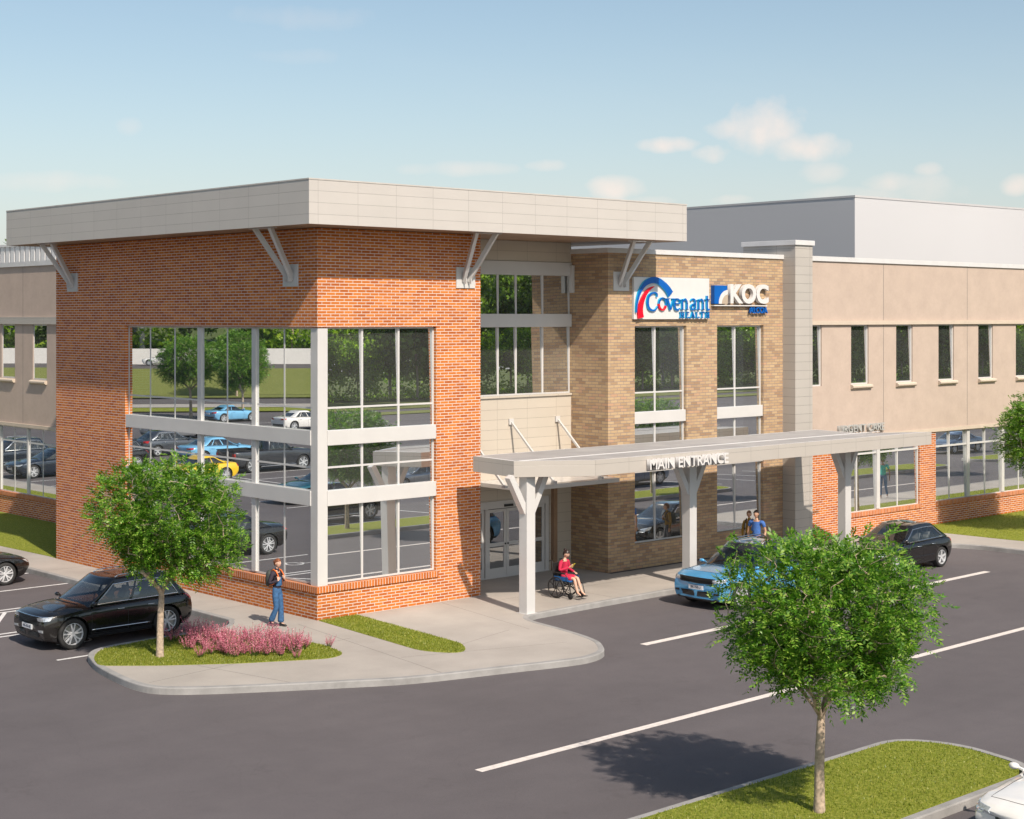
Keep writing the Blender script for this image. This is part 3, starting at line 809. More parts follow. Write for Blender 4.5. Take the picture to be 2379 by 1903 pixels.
# beyond the lot: the far side the windows reflect (verge, footpath, road, grass slope, upper road, white wall)
NN = Vector((-.61, .792)); DD = Vector((.792, .61))
def band(name, a, b, mat, z, z2=None, t0=-260, t1=260):
    z2 = z if z2 is None else z2
    p = [NN*a+DD*t0, NN*a+DD*t1, NN*b+DD*t1, NN*b+DD*t0]
    g = MB()
    g.quad((*p[0], z), (*p[1], z), (*p[2], z2), (*p[3], z2)); return setp(g.build(name, mat), kind='structure')
band('far_verge', 96, 101.6, M['lawn'], -.06); band('far_footpath', 101.6, 107, M['pave'], -.03)
band('far_road', 107, 118.5, M['asphalt'], -.14); band('far_lawn', 118.5, 124, M['field'], -.02)
band('grass_slope', 124, 136, M['field'], 0.0, 2.3); band('upper_road', 136, 152.5, M['asphalt'], 2.3)
band('forest_floor', 152.9, 420, M['far'], 4.0, 8.0)
g = MB(); a, b = NN*152.5+DD*-260, NN*152.5+DD*260
g.bar((*a, 3.2), (*b, 3.2), .35, 1.9)
WRT = g.build('retaining_wall', plain('white_wall', (.78, .74, .70), .8, var=.03)); setp(WRT, 'long low white wall along the upper road at the edge of the wood', 'wall')
# south side of the lot
def sband(name, y0, y1, mat, z, z2=None):
    z2 = z if z2 is None else z2
    g = MB(); g.quad((-300, y0, z), (-300, y1, z2), (500, y1, z2), (500, y0, z)); return setp(g.build(name, mat), kind='structure')
sband('south_verge', -140, -150, M['field'], -.06); sband('south_road', -150, -160, M['asphalt'], -.1)
sband('south_field', -160, -190, M['field'], -.02, .4); sband('south_forest_floor', -190, -420, M['far'], .4, 4)
# ------------------------------------------------------------------ trees
def skeleton(tips, trunk, seed, droop=0.0, steps=5, limbs=()):
    """grow a branch skeleton: every tip is joined to the nearest node already there"""
    r = np.random.default_rng(seed)
    nodes = [np.array(p, float) for p in trunk]; par = [-1]+list(range(len(trunk)-1))
    tk = len(nodes)-1
    for lb in limbs:
        prev = tk
        for p in lb: nodes.append(np.array(p, float)); par.append(prev); prev = len(nodes)-1
    order = np.argsort([np.linalg.norm(t-nodes[tk]) for t in tips])
    tipidx = []
    arr = np.array(nodes)
    first = len(trunk)-(4 if not len(limbs) else 1)
    for oi in order:
        t = tips[oi]
        # favour nodes that lie below and inside
        d = np.linalg.norm(arr-t, axis=1)+np.maximum(0, arr[:, 2]-t[2])*.9
        d[:first] += 5; d[first:tk+1] += .5 if len(limbs) else 0
        k = int(np.argmin(d)); a = arr[k]; L = np.linalg.norm(t-a); n = max(1, int(L/.22)); prev = k
        side = r.normal(size=3)*.05*L
        new = []
        for i in range(1, n+1):
            u = i/n; p = a*(1-u)+t*u+side*math.sin(PI*u)+np.array([0, 0, -.05*L*math.sin(PI*u)])
            new.append(p); par.append(prev); prev = len(nodes)+len(new)-1
        nodes += new; arr = np.vstack([arr, new]); tipidx.append(prev)
    return arr, par, tipidx

def branch_mesh(arr, par, tipidx, r0, expo=2.3, tipr=.004, seg=6, minr=.004, ntr=0):
    n = len(arr); load = np.zeros(n)
    for t in tipidx: load[t] += 1
    for i in range(n-1, 0, -1):
        load[par[i]] += load[i]
    rad = np.maximum(minr, tipr*np.power(np.maximum(load, 1), 1/expo))
    s = r0/rad[0]
    rad = np.where(load > 3, rad*(1+(s*.7-1)*np.minimum(1, (load-3)/max(load)*1.0)), rad)
    ch = [[] for _ in range(n)]
    for i in range(1, n): ch[par[i]].append(i)
    tp = [1.12, .95, .88, .83, .78, .72]
    for i in range(min(ntr, 6)): rad[i] = r0*tp[i]
    g = MB(); st = [(0, None)]
    while st:
        i, pre = st.pop(); path = ([pre] if pre is not None else [])+[i]; cur = i
        while ch[cur]:
            c = sorted(ch[cur], key=lambda q: -load[q]); nx = c[0]
            for o in c[1:]: st.append((o, cur))
            path.append(nx); cur = nx
        if len(path) < 2: continue
        rr = [rad[q] for q in path]
        if pre is not None: rr[0] = rad[path[1]]*1.05
        sg = 10 if rr[0] > .04 else (6 if rr[0] > .012 else 3)
        g.tube([arr[q] for q in path], rr, sg, caps=False)
    return g, rad

def leaf_cloud(P, D, seed, pairs=5, leafl=.24, lw=.032, ll=.076, per=3, droop=.35, spread=.09):
    """pinnate leaves: at every point P (with outward direction D) a few leaves, each a row of paired leaflets"""
    r = np.random.default_rng(seed); n = len(P)*per
    base = np.repeat(P, per, axis=0)+r.normal(size=(n, 3))*spread
    d = np.repeat(D, per, axis=0)+r.normal(size=(n, 3))*.75; d[:, 2] -= droop*r.random(n)
    d /= np.linalg.norm(d, axis=1)[:, None]
    up = np.tile([0, 0, 1.0], (n, 1))+r.normal(size=(n, 3))*.35
    s = np.cross(d, up); s /= np.linalg.norm(s, axis=1)[:, None]; nrm = np.cross(s, d)
    sc = .75+.5*r.random(n); V = []; 
    allv = []
    for j in range(2*pairs+1):
        if j == 2*pairs: t = 1.0; dirv = d.copy()
        else:
            t = .22+.70*(j//2)/(pairs-1); sg = 1 if j % 2 else -1
            dirv = d*.55+s*sg*.85-nrm*.18+r.normal(size=(n, 3))*.10
        dirv /= np.linalg.norm(dirv, axis=1)[:, None]
        o = base+d*(leafl*t*sc)[:, None]-np.array([0, 0, 1.0])*(leafl*t*t*.28*sc)[:, None]
        L = (ll*(1.0 if j < 2*pairs else 1.1)*sc*(.85+.3*r.random(n)))[:, None]; W = (lw*sc)[:, None]
        wv = np.cross(dirv, nrm+r.normal(size=(n, 3))*.25); wv /= np.linalg.norm(wv, axis=1)[:, None]
        q = np.stack([o, o+dirv*L*.5+wv*W*.5, o+dirv*L, o+dirv*L*.5-wv*W*.5], axis=1)
        allv.append(q)
    v = np.concatenate(allv, axis=0).reshape(-1, 3)
    return v

def quads_obj(name, v, mat, parent):
    nq = len(v)//4
    me = bpy.data.meshes.new(name)
    me.vertices.add(len(v)); me.vertices.foreach_set('co', v.ravel().astype(np.float32))
    me.loops.add(nq*4); me.loops.foreach_set('vertex_index', np.arange(nq*4, dtype=np.int32))
    me.polygons.add(nq); me.polygons.foreach_set('loop_start', np.arange(0, nq*4, 4, dtype=np.int32))
    me.materials.append(mat); me.update(calc_edges=True); me.validate()
    o = bpy.data.objects.new(name, me); COL.objects.link(o); o.parent = parent
    return o

def ash_tree(seed, label, loc, ntips=900, R=(1.78, 1.78, 1.74), cz=2.95, th=1.5, per=6, zcut=1.30, off=(.0, .0), lean=(.04, .0)):
    r = np.random.default_rng(seed)
    root = thing('street_tree', label, 'tree', loc, 0)
    trunk = [(0, 0, -.02), (.005, 0, .3), (.012, .005, .7), (lean[0]*.6, lean[1]*.6, 1.1), (lean[0], lean[1], th*.86), (lean[0]*1.2, lean[1], th)]
    tips = []
    # lobes give the crown its uneven outline
    lobes = [(np.array([math.cos(a)*math.cos(b), math.sin(a)*math.cos(b), math.sin(b)]), w_) for a, b, w_ in
             [(r.random()*2*PI, -.4+1.8*r.random(), .7+.5*r.random()) for _ in range(15)]]
    while len(tips) < ntips:
        d = r.normal(size=3); d /= np.linalg.norm(d)
        k = max(max(0, d@l)**6*w_ for l, w_ in lobes)
        rad = (.64+.44*min(1, k)) * (.30+.70*r.random()**.5)
        p = np.array([d[0]*R[0]*rad, d[1]*R[1]*rad, cz+d[2]*R[2]*rad])
        if d[2] > 0: p[2] = cz+min(1, d[2]*1.12)*R[2]*rad*.94
        else: p[:2] *= 1-.16*abs(d[2])
        p[0] += off[0]; p[1] += off[1]
        hr = math.hypot(p[0], p[1])
        if p[2] < zcut+ 1.15*max(0, (1.1-hr))+ .25*r.random(): continue
        if mnoise.noise(Vector(tuple(p*1.35+seed*1.7))) < -.20: continue
        tips.append(p)
    arr, par, ti = skeleton(tips, trunk, seed, limbs=[[(math.cos(a)*l*t+.04, math.sin(a)*l*t, th+h*t**.8) for t in (.15, .35, .6, .85, 1)] for a, l, h in ((.3, .95, .8), (2.2, .8, .95), (3.6, .95, .7), (5.0, .75, 1.1), (1.2, .25, 1.5))])
    g, rad = branch_mesh(arr, par, ti, .090, tipr=.0040, ntr=6)
    g.build('trunk', M['bark'], root, smooth=True)
    T = arr[ti]; prev = arr[[par[i] for i in ti]]; D = T-prev; D /= np.maximum(1e-6, np.linalg.norm(D, axis=1))[:, None]
    c = np.array([0, 0, cz-.5]); O = T-c; O /= np.linalg.norm(O, axis=1)[:, None]; D = D*.5+O*.7
    v = leaf_cloud(T, D, seed+1, per=per, spread=.10)
    quads_obj('crown', v, M['leaf'], root)
    return root

TREE = ash_tree(11, 'round crowned young tree on the near traffic island', (-3.59, -18.88, 0), off=(.10, -.09))
TR2 = ash_tree(23, 'young tree in the kerbed bed beside the pink heather and black SUV', (-5.38, -1.22, 0), off=(.12, -.11))
G1 = 'young trees planted round the car park'
TREE['group'] = G1; TR2['group'] = G1
dup(TREE, (30.5, -4.4, 0), 2.1, 'young tree on the grass verge in front of the right stucco wing', G1, 1.22)
for i, (x, y, a, s_) in enumerate([(14.9, -18.6, 1.0, 1.05), (26.5, -18.6, 3.0, 1.0), (34.0, -18.5, 4.2, 1.0), (-43.4, 78.6, .4, 1.45), (-45.0, 73.5, 1.9, 1.3), (-64, 104, 3.1, 1.5), (52, -18.6, 5.0, 1.05), (-47, 104, .9, 1.4)]):
    dup(TREE if i % 2 else TR2, (x, y, 0 if i < 3 or i == 6 else -.1), a, 'young ash tree standing further out in the car park, mirrored in the windows', G1, s_)

# forest trees: tall stems with broad ragged crowns of larger leaf clumps
def forest_tree(seed, H, R, z0, leafmat, barkmat, nt_=150, per=11, size=.42, rt0=.28, name='forest_tree'):
    r = np.random.default_rng(seed)
    root = thing(name, 'tall tree at the edge of the wood beyond the car park', 'tree', (0, 0, -50), 0)
    trunk = [(0, 0, -.5)]+[(.12*math.sin(k), .1*math.cos(k*1.7), H*.62*k/8) for k in range(1, 9)]
    tips = []
    cl = [np.array([r.normal()*R*.45, r.normal()*R*.45, z0+(H-z0)*(.15+.75*r.random())]) for _ in range(9)]
    while len(tips) < nt_:
        c = cl[int(r.integers(len(cl)))]; p = c+r.normal(size=3)*np.array([R*.28, R*.28, (H-z0)*.12])
        if z0 < p[2] < H: tips.append(p)
    arr, par, ti = skeleton(tips, trunk, seed)
    g, rad = branch_mesh(arr, par, ti, rt0, tipr=.012, minr=.012)
    g.build('trunk', barkmat, root, smooth=True)
    P = np.repeat(arr[ti], per, axis=0); n = len(P); P = P+r.normal(size=(n, 3))*np.array([.55, .55, .4])*R/4
    a = r.normal(size=(n, 3)); a[:, 2] = np.abs(a[:, 2])*.8; a /= np.linalg.norm(a, axis=1)[:, None]
    u = np.cross(a, r.normal(size=(n, 3))); u /= np.linalg.norm(u, axis=1)[:, None]; w_ = np.cross(a, u)
    L = (size*(.6+.8*r.random(n)))[:, None]; W = L*.62
    q = np.stack([P-u*L*.5, P+w_*W*.5-a*.03, P+u*L*.5, P-w_*W*.5-a*.03], axis=1).reshape(-1, 3)
    quads_obj('crown', q, leafmat, root)
    return root
FT = [forest_tree(41, 25, 7.5, 3.5, M['leaf_far'], M['bark'], 260, 34, .95), forest_tree(42, 20, 8.0, 2.0, M['leaf_far'], M['bark'], 280, 34, .9),
      forest_tree(43, 24, 6.8, 7.0, M['leaf_far'], M['pale_bark'], 220, 34, .9, rt0=.5), forest_tree(44, 12, 4.8, 1.2, M['leaf_lime'], M['bark'], 200, 28, size=.6, rt0=.16)]
GF = 'trees at the edge of the wood'
rf = random.Random(9); cnt = 0
def plant(x, y, z, k=None):
    global cnt
    k = rf.choice([0, 0, 1, 1, 2, 3]) if k is None else k
    s_ = rf.uniform(.85, 1.15)
    lab = ['tall dark tree at the edge of the wood mirrored in the glass', 'broad dark tree at the edge of the wood mirrored in the glass', 'tall pale stemmed tree at the edge of the wood mirrored in the glass', 'bright lime green small tree at the edge of the wood mirrored in the glass'][k]
    if FT[k].location.z < -40:
        o = FT[k]; o.location = (x, y, z); o.scale = (s_,)*3; o['label'] = lab; o['group'] = GF
    else: dup(FT[k], (x, y, z), rf.uniform(0, 6.28), lab, GF, s_)
for row in range(3):
    for i in range(13):
        p = NN*(158+row*9+rf.uniform(-2, 2))+DD*(-45+i*10.5+rf.uniform(-3, 3)+row*4)
        plant(p.x, p.y, 4.0, None if row else rf.choice([3, 2, 1, 3, 0]))
for row in range(3):
    for i in range(34):
        plant(62+i*12+rf.uniform(-3, 3)+row*5, -194-row*9+rf.uniform(-2.5, 2.5), .6+row*.2, None if row else rf.choice([3, 1, 3, 0, 1]))
# the tree seen past the end of the big roof
q_ = atpx(-175, 112); plant(q_.x, q_.y, -3.5, 1)
# low scrub at the foot of the wood: nobody could count it
r = np.random.default_rng(5); n = 30000
t = r.random(n); P1 = np.array(NN)[None, :]*(155+14*r.random((n, 1)))+np.array(DD)[None, :]*(-60+150*t[:, None])
P2 = np.stack([60+400*r.random(n), -191-22*r.random(n)], axis=1)
P = np.concatenate([P1, P2]); n2 = len(P)
hh = .2+2.6*np.abs(np.sin(P[:, 0]*.23)*np.cos(P[:, 1]*.31+1))**1.5+.3*np.sin(P[:, 0]*.9)
z0 = np.where(np.arange(n2) < n, 4.0, .5)
Pz = np.column_stack([P, z0+np.abs(hh)*r.random(n2)**.5])
a = r.normal(size=(n2, 3)); a[:, 2] = np.abs(a[:, 2])+.3; a /= np.linalg.norm(a, axis=1)[:, None]
u = np.cross(a, r.normal(size=(n2, 3))); u /= np.linalg.norm(u, axis=1)[:, None]; w_ = np.cross(a, u)
L = (.55*(.6+.8*r.random(n2)))[:, None]
q = np.stack([Pz-u*L*.5, Pz+w_*L*.35, Pz+u*L*.5, Pz-w_*L*.35], axis=1).reshape(-1, 3)
o = quads_obj('undergrowth', q, M['leaf_lime'], None); setp(o, 'low sunlit scrub at the foot of the wood', 'undergrowth', kind='stuff')

# ------------------------------------------------------------------ heather bed
def heather(seed, label, loc):
    r = np.random.default_rng(seed)
    root = thing('heather_shrub', label, 'shrub', loc, 0, 'pink heather plants in the kerbed bed')
    st = []; fl = []; gr = []
    for k in range(36):
        a = r.random()*2*PI; lean = .05+.50*r.random()**.8; h = .20+.24*r.random()**1.4
        b = np.array([math.cos(a)*.07*r.random(), math.sin(a)*.07*r.random(), 0]); tip = b+np.array([math.cos(a)*lean*h*1.25, math.sin(a)*lean*h*1.25, h])
        w_ = np.array([-math.sin(a), math.cos(a), 0])*.003
        st.append([b-w_, b+w_, tip+w_*.4, tip-w_*.4])
        for j in range(22):
            t = .10+.9*j/21; c = b*(1-t)+tip*t+np.array([0, 0, -.03*math.sin(PI*t)])
            pink = t > .42+.15*r.random()
            for _ in range(2):
                d = r.normal(size=3); d /= np.linalg.norm(d); e = np.cross(d, r.normal(size=3)); e /= np.linalg.norm(e)
                s_ = (.016 if pink else .017)*(.7+.6*r.random()); wd = .8 if pink else .3
                q = [c-d*s_*.2, c+d*s_*.6+e*s_*.5*wd, c+d*s_*1.5, c+d*s_*.6-e*s_*.5*wd]
                (fl if pink else gr).append(q)
    quads_obj('stems', np.array(st+gr).reshape(-1, 3), M['heath_green'], root)
    quads_obj('blossom', np.array(fl).reshape(-1, 3), M['heath_pink'], root)
    return root
M['heath_green'] = leaf_mat('heather_green', (.06, .11, .015), (.11, .17, .03), (.20, .22, .05), .25)
M['heath_pink'] = leaf_mat('heather_pink', (.50, .08, .17), (.74, .21, .33), (.90, .42, .50), .15)
M['heath_pink'].node_tree.nodes['Mix Shader'].inputs[0].default_value = .2
for n_ in M['heath_pink'].node_tree.nodes:
    if n_.type == 'MIX' and n_.blend_type == 'MULTIPLY' and tuple(round(c, 2) for c in n_.inputs[7].default_value[:3]) == (1.0, 1.25, .45): n_.inputs[7].default_value = (1, .8, .9, 1)
hs = [heather(70+i, 'x', (0, 0, -60)) for i in range(3)]
hp_ = [(-3.95, .28), (-4.3, -1.85), (-4.15, -2.6), (-3.4, -3.05), (-2.6, -2.95), (-2.05, -2.45)]
poly = [(-3.6, .45), (-4.05, -.4), (-4.35, -1.7), (-4.2, -2.45), (-3.6, -2.95), (-2.9, -3.25), (-2.0, -2.75), (-2.1, -2.1), (-2.9, -.9), (-3.3, .2)]
def inside(p, pl_):
    c = False; j = len(pl_)-1
    for i in range(len(pl_)):
        if (pl_[i][1] > p[1]) != (pl_[j][1] > p[1]) and p[0] < (pl_[j][0]-pl_[i][0])*(p[1]-pl_[i][1])/(pl_[j][1]-pl_[i][1])+pl_[i][0]: c = not c
        j = i
    return c
rr = random.Random(4); pts = []
tries = 0
while len(pts) < 54 and tries < 9000:
    tries += 1
    p = (rr.uniform(-4.5, -1.8), rr.uniform(-3.4, .6))
    if inside(p, poly) and all((p[0]-q[0])**2+(p[1]-q[1])**2 > .055 for q in pts): pts.append(p)
pts += [(-4.45, -.95), (-4.7, -1.9), (-1.75, -2.95), (-2.3, -1.25), (-4.25, .1), (-3.1, -3.5)]
used = [False]*3
for i, p in enumerate(pts):
    k = i % 3; lab = 'pink flowering heather plant among many in the kerbed grass bed'
    if not used[k]:
        hs[k].location = (*p, .01); hs[k]['label'] = lab; used[k] = True
    else: dup(hs[k], (*p, .01), rr.uniform(0, 6.28), lab, None, rr.uniform(.55, 1.3))
# ------------------------------------------------------------------ vehicles (built nose towards +X, ground at z = 0)
def carpaint(name, col, metal=.35, rough=.28):
    m, nt, b = nm(name)
    b.inputs['Base Color'].default_value = (*col, 1); b.inputs['Metallic'].default_value = metal; b.inputs['Roughness'].default_value = rough
    b.inputs['Coat Weight'].default_value = 1.0; b.inputs['Coat Roughness'].default_value = .02; b.inputs['Specular IOR Level'].default_value = .5
    co = obco(nt); f = noise(nt, co, 2.2, 4)
    nt.links.new(ramp(nt, f, [(.3, tuple(c*.93 for c in col)), (.7, tuple(min(1, c*1.05) for c in col))]), b.inputs['Base Color'])
    return m
M['cglass'] = None
def car_glass():
    m, nt, b = nm('car_glass'); nt.nodes.remove(b); out = nt.nodes['Material Output']
    fr = N(nt, 'ShaderNodeFresnel', IOR=1.5); gl = N(nt, 'ShaderNodeBsdfGlossy', Roughness=.01); gl.inputs['Color'].default_value = (1, 1, 1, 1)
    tr = N(nt, 'ShaderNodeBsdfTransparent'); tr.inputs['Color'].default_value = (.55, .58, .59, 1)
    ad = N(nt, 'ShaderNodeMath', operation='ADD'); ad.inputs[1].default_value = .05; nt.links.new(fr.outputs[0], ad.inputs[0])
    mx = N(nt, 'ShaderNodeMixShader'); nt.links.new(ad.outputs[0], mx.inputs[0]); nt.links.new(tr.outputs[0], mx.inputs[1]); nt.links.new(gl.outputs[0], mx.inputs[2])
    nt.links.new(mx.outputs[0], out.inputs[0]); return m
M['cglass'] = car_glass()
M['chrome'] = plain('chrome_trim', (.75, .76, .78), .15, metal=1.0, var=.02)
M['tyre'] = plain('tyre_rubber', (.022, .022, .023), .8)
M['rim'] = plain('alloy_rim', (.66, .67, .70), .35, metal=.35, var=.03)
M['trim'] = plain('dark_trim', (.018, .018, .02), .45)
M['seat'] = plain('grey_seat', (.36, .35, .34), .8)
M['cabin'] = plain('dark_cabin', (.03, .03, .032), .8)
M['lamp'] = plain('headlamp_lens', (.62, .66, .70), .08, metal=.5, var=.25, vscale=25, coat=1)
M['tail'] = plain('tail_lens', (.55, .02, .015), .15, coat=1)
M['plate'] = plain('number_plate', (.72, .74, .78), .5)
M['ink'] = plain('plate_ink', (.03, .035, .06), .6)
M['sunroof'] = plain('sunroof_glass', (.02, .022, .028), .05, coat=1)

def lerp_tab(tab, x):
    if x <= tab[0][0]: return tab[0][1]
    for (a, b), (c, d) in zip(tab, tab[1:]):
        if x <= c:
            t = (x-a)/(c-a); t = t*t*(3-2*t)
            return b+(d-b)*t
    return tab[-1][1]

def text_mesh(s, size, depth, align='CENTER', bold=0.0, sx=1.0):
    cu = bpy.data.curves.new('t', 'FONT'); cu.body = s; cu.size = size; cu.extrude = depth/2; cu.align_x = align; cu.align_y = 'CENTER'
    cu.offset = bold; cu.resolution_u = 4
    o = bpy.data.objects.new('t', cu); COL.objects.link(o); bpy.context.view_layer.update()
    me = bpy.data.meshes.new_from_object(o.evaluated_get(bpy.context.evaluated_depsgraph_get()))
    bpy.data.objects.remove(o)
    for v in me.vertices: v.co.x *= sx
    return me
def text_obj(name, s, size, depth, mat, parent, loc, rot, bold=0.0, sx=1.0, align='CENTER'):
    me = text_mesh(s, size, depth, align, bold, sx); me.materials.clear(); me.materials.append(mat)
    me.transform(Matrix.Translation(loc) @ rot.to_4x4())
    o = bpy.data.objects.new(name, me); COL.objects.link(o)
    if parent: o.parent = parent
    return o

def make_car(name, label, spec, paintm, loc, rz, group=None, chrome=True, plate=None):
    S = spec; L, W, H = S['L'], S['W'], S['H']; hL = L/2; hw0 = W/2
    root = thing(name, label, S['cat'], loc, rz, group)
    xf_w, xr_w, rw = S['wf'], S['wr'], S['r']      # wheel centres and radius
    zt = lambda x: lerp_tab(S['zt'], x); zs = lambda x: lerp_tab(S['zs'], x)
    zb = lambda x: lerp_tab([(-hL, .34), (-hL+.45, .22), (hL-.5, .20), (hL, .26)] if not S.get('tall') else [(-hL, .50), (-hL+.45, .36), (hL-.5, .32), (hL, .36)], x)
    ns = 46; xs = []
    for i in range(ns+1):
        t = i/ns; xs.append(-hL+L*(t-.055*math.sin(2*PI*t)))
    rows = []
    for x in xs:
        ef = max(0, (x-(hL-.75))/.75); er = max(0, (-x-(hL-.65))/.65)
        hw = hw0*(1-.13*ef**2.6-.09*er**3)
        hw -= .010*math.cos((x-xf_w)*1.1)*0
        flare = .018*math.exp(-((x-xf_w)/.48)**2)+.022*math.exp(-((x-xr_w)/.5)**2)
        b, sh, tp = zb(x), zs(x), zt(x); md = b+(sh-b)*.50
        half = [(0, b), (hw-.16, b), (hw-.05, b+.03), (hw-.022, b+.10), (hw-.012+flare*.6, md-.08), (hw+flare, md+.05), (hw-.004+flare*.6, sh-.16), (hw-.012, sh-.09), (hw-.032, sh-.03), (hw-.085, sh+.004),
                (hw*.74, sh+(tp-sh)*.62), (hw*.45, sh+(tp-sh)*.92), (0, tp)]
        full = half+[(-y, z) for y, z in half[-2:0:-1]]
        r = []
        for y, z in full:
            dx = 0
            if ef > 0:   # nose profile: bumper forward, bonnet lip set back, rounded in plan
                zz = (z-.55)/max(.2, (sh-.45)); dx -= ef**2*(S['nlean']*max(0, zz)**2+.03*max(0, -zz*2)**2)
                dx -= ef**3*S.get('nplan', .22)*(abs(y)/hw0)**2.6
            if er > 0:
                zz = (z-.6)/max(.2, (sh-.45)); dx += er**2*(S['rlean']*max(0, zz)**2+.04*max(0, -zz*2)**2)
                dx += er**3*.16*(abs(y)/hw0)**2.6
            r.append((x+dx, y, z))
        rows.append(r)
    g = MB(); n = len(rows[0])
    def shrink(r, k, dx):
        cy = 0; cz = sum(p[2] for p in r)/n
        return [(p[0]+dx, p[1]*k, cz+(p[2]-cz)*k) for p in r]
    rows = [shrink(rows[0], .35, -.016), shrink(rows[0], .88, -.012)]+rows+[shrink(rows[-1], .88, .014), shrink(rows[-1], .35, .02)]
    g.grid(rows, closed=True)
    base = 0; last = (len(rows)-1)*n
    g.f.append(tuple(range(n-1, -1, -1))); g.m.append(0); g.f.append(tuple(last+k for k in range(n))); g.m.append(0)
    body = g.build('body', [paintm, M['trim']], root, smooth=True, fix=True)
    bm = bmesh.new(); bm.from_mesh(body.data); bvh = BVHTree.FromBMesh(bm); bm.free()
    me = body.data
    for p in me.polygons: p.use_smooth = True
    bm = bmesh.new(); bm.from_mesh(me)
    for e in bm.edges:
        if len(e.link_faces) == 2:
            if e.link_faces[0].material_index != e.link_faces[1].material_index or e.calc_face_angle(0) > .7: e.smooth = False
    # black lower sill / bumpers
    if S.get('clad'):
        for f in bm.faces:
            c = f.calc_center_median()
            if c.z < S['clad'] and f.material_index == 0: f.material_index = 1
    # wheel arches cut out of the flanks
    for xw in (xf_w, xr_w):
        RA = rw+.05
        fs = [f for f in bm.faces if abs(f.calc_center_median().x-xw) < RA+.16 and f.calc_center_median().z < rw+RA+.16 and abs(f.calc_center_median().y) > hw0-.30]
        es = list({e for f in fs for e in f.edges})
        bmesh.ops.subdivide_edges(bm, edges=es, cuts=3, use_grid_fill=True)
        inn = lambda c: math.hypot(c.x-xw, c.z-rw) < RA and abs(c.y) > hw0-.34
        bmesh.ops.delete(bm, geom=[f for f in bm.faces if inn(f.calc_center_median())], context='FACES')
        for v in bm.verts:
            if v.is_boundary and abs(v.co.y) > hw0-.34 and abs(math.hypot(v.co.x-xw, v.co.z-rw)-RA) < .05:
                d = Vector((v.co.x-xw, 0, v.co.z-rw)).normalized()*RA; v.co.x = xw+d.x; v.co.z = rw+d.z
        for f in bm.faces: f.smooth = True
    if S.get('bed'):
        x0, x1, yb = S['bed']
        fs = [f for f in bm.faces if x0-.2 < f.calc_center_median().x < x1+.2 and f.calc_center_median().z > .95]
        bmesh.ops.subdivide_edges(bm, edges=list({e for f in fs for e in f.edges}), cuts=2, use_grid_fill=True)
        bmesh.ops.delete(bm, geom=[f for f in bm.faces if x0 < f.calc_center_median().x < x1 and abs(f.calc_center_median().y) < yb and f.calc_center_median().z > .95 and f.normal.z > .3], context='FACES')
        for v in bm.verts:
            if v.is_boundary and v.co.z > .95:
                if abs(abs(v.co.y)-yb) < .07: v.co.y = math.copysign(yb, v.co.y)
                if abs(v.co.x-x0) < .07: v.co.x = x0
                if abs(v.co.x-x1) < .07: v.co.x = x1
    bm.to_mesh(me); bm.free()
    if S.get('bed'):
        x0, x1, yb = S['bed']; g = MB(); zt_ = 1.19
        g.quad((x0, -yb, .72), (x1, -yb, .72), (x1, yb, .72), (x0, yb, .72)); 
        for a_, b_ in (((x0, -yb), (x1, -yb)), ((x1, -yb), (x1, yb)), ((x1, yb), (x0, yb)), ((x0, yb), (x0, -yb))):
            g.quad((*a_, .72), (*b_, .72), (*b_, zt_), (*a_, zt_))
        g.box(x0-.03, x1+.02, -yb-.05, -yb+.01, zt_-.02, zt_+.012); g.box(x0-.03, x1+.02, yb-.01, yb+.05, zt_-.02, zt_+.012); g.box(x0-.05, x0+.01, -yb, yb, zt_-.02, zt_+.012)
        g.build('load_bed', M['trim'], root)
    g = MB()
    for xw in (xf_w, xr_w):
        for s_ in (-1, 1):
            rows_ = []
            for y_ in (hw0-.045, hw0-.32):
                rows_.append([(xw+(rw+.05)*math.cos(t), s_*y_, rw+(rw+.05)*math.sin(t)) for t in np.linspace(-.5, PI+.5, 22)])
            g.grid(rows_)
    g.build('wheel_arch', M['black'], body)
    # inner wells
    g = MB()
    for xw in (xf_w, xr_w):
        for s_ in (-1, 1): g.box(xw-rw-.08, xw+rw+.08, min(s_*.30, s_*(hw0-.30)), max(s_*.30, s_*(hw0-.30)), .22, .72)
    g.box(-hL+.3, hL-.3, -.5, .5, .20, .34)
    g.build('underbody', M['trim'], body)
    # ---------------- greenhouse
    G = S['gh']; zbelt = lambda x: lerp_tab(S['belt'], x); zr = H
    wb = hw0-.085; wr_ = hw0*G['roofw']
    fr = G['fr']       # fractions along the side: A end, first pillar (a,b), ... C start
    def base_pt(kind, q):
        return None
    P0 = []; P1 = []; tags = []
    bf, bx_ = G['base']; rf_, rx_ = G['roof']        # front / rear x at belt and roof
    for y, dxf in ((0, 0), (.35, .012), (.7, .06), (.93, .17)):
        P0.append((bf-dxf*G.get('wrap', 1.0), y*wb)); P1.append((rf_-dxf*.8, y*wr_))
    fxA0, fxA1 = bf-.23*G.get('wrap', 1.0), rf_-.2
    fxC0, fxC1 = bx_+.20, rx_+.16
    for t in fr:
        P0.append((fxA0+(fxC0-fxA0)*t, wb*(1-.02*t))); P1.append((fxA1+(fxC1-fxA1)*t, wr_*(1-.03*t)))
    for y, dxf in ((.93, .15), (.7, .05), (.35, .01), (0, 0)):
        P0.append((bx_+dxf, y*wb*.97)); P1.append((rx_+dxf*.8, y*wr_*.95))
    nh = len(P0); nf = 4; nside = len(fr)
    full0 = P0+[(x, -y) for x, y in P0[-2:0:-1]]; full1 = P1+[(x, -y) for x, y in P1[-2:0:-1]]
    vs_ = [0, .07, .3, .55, .78, .88, .97]; R_ = []
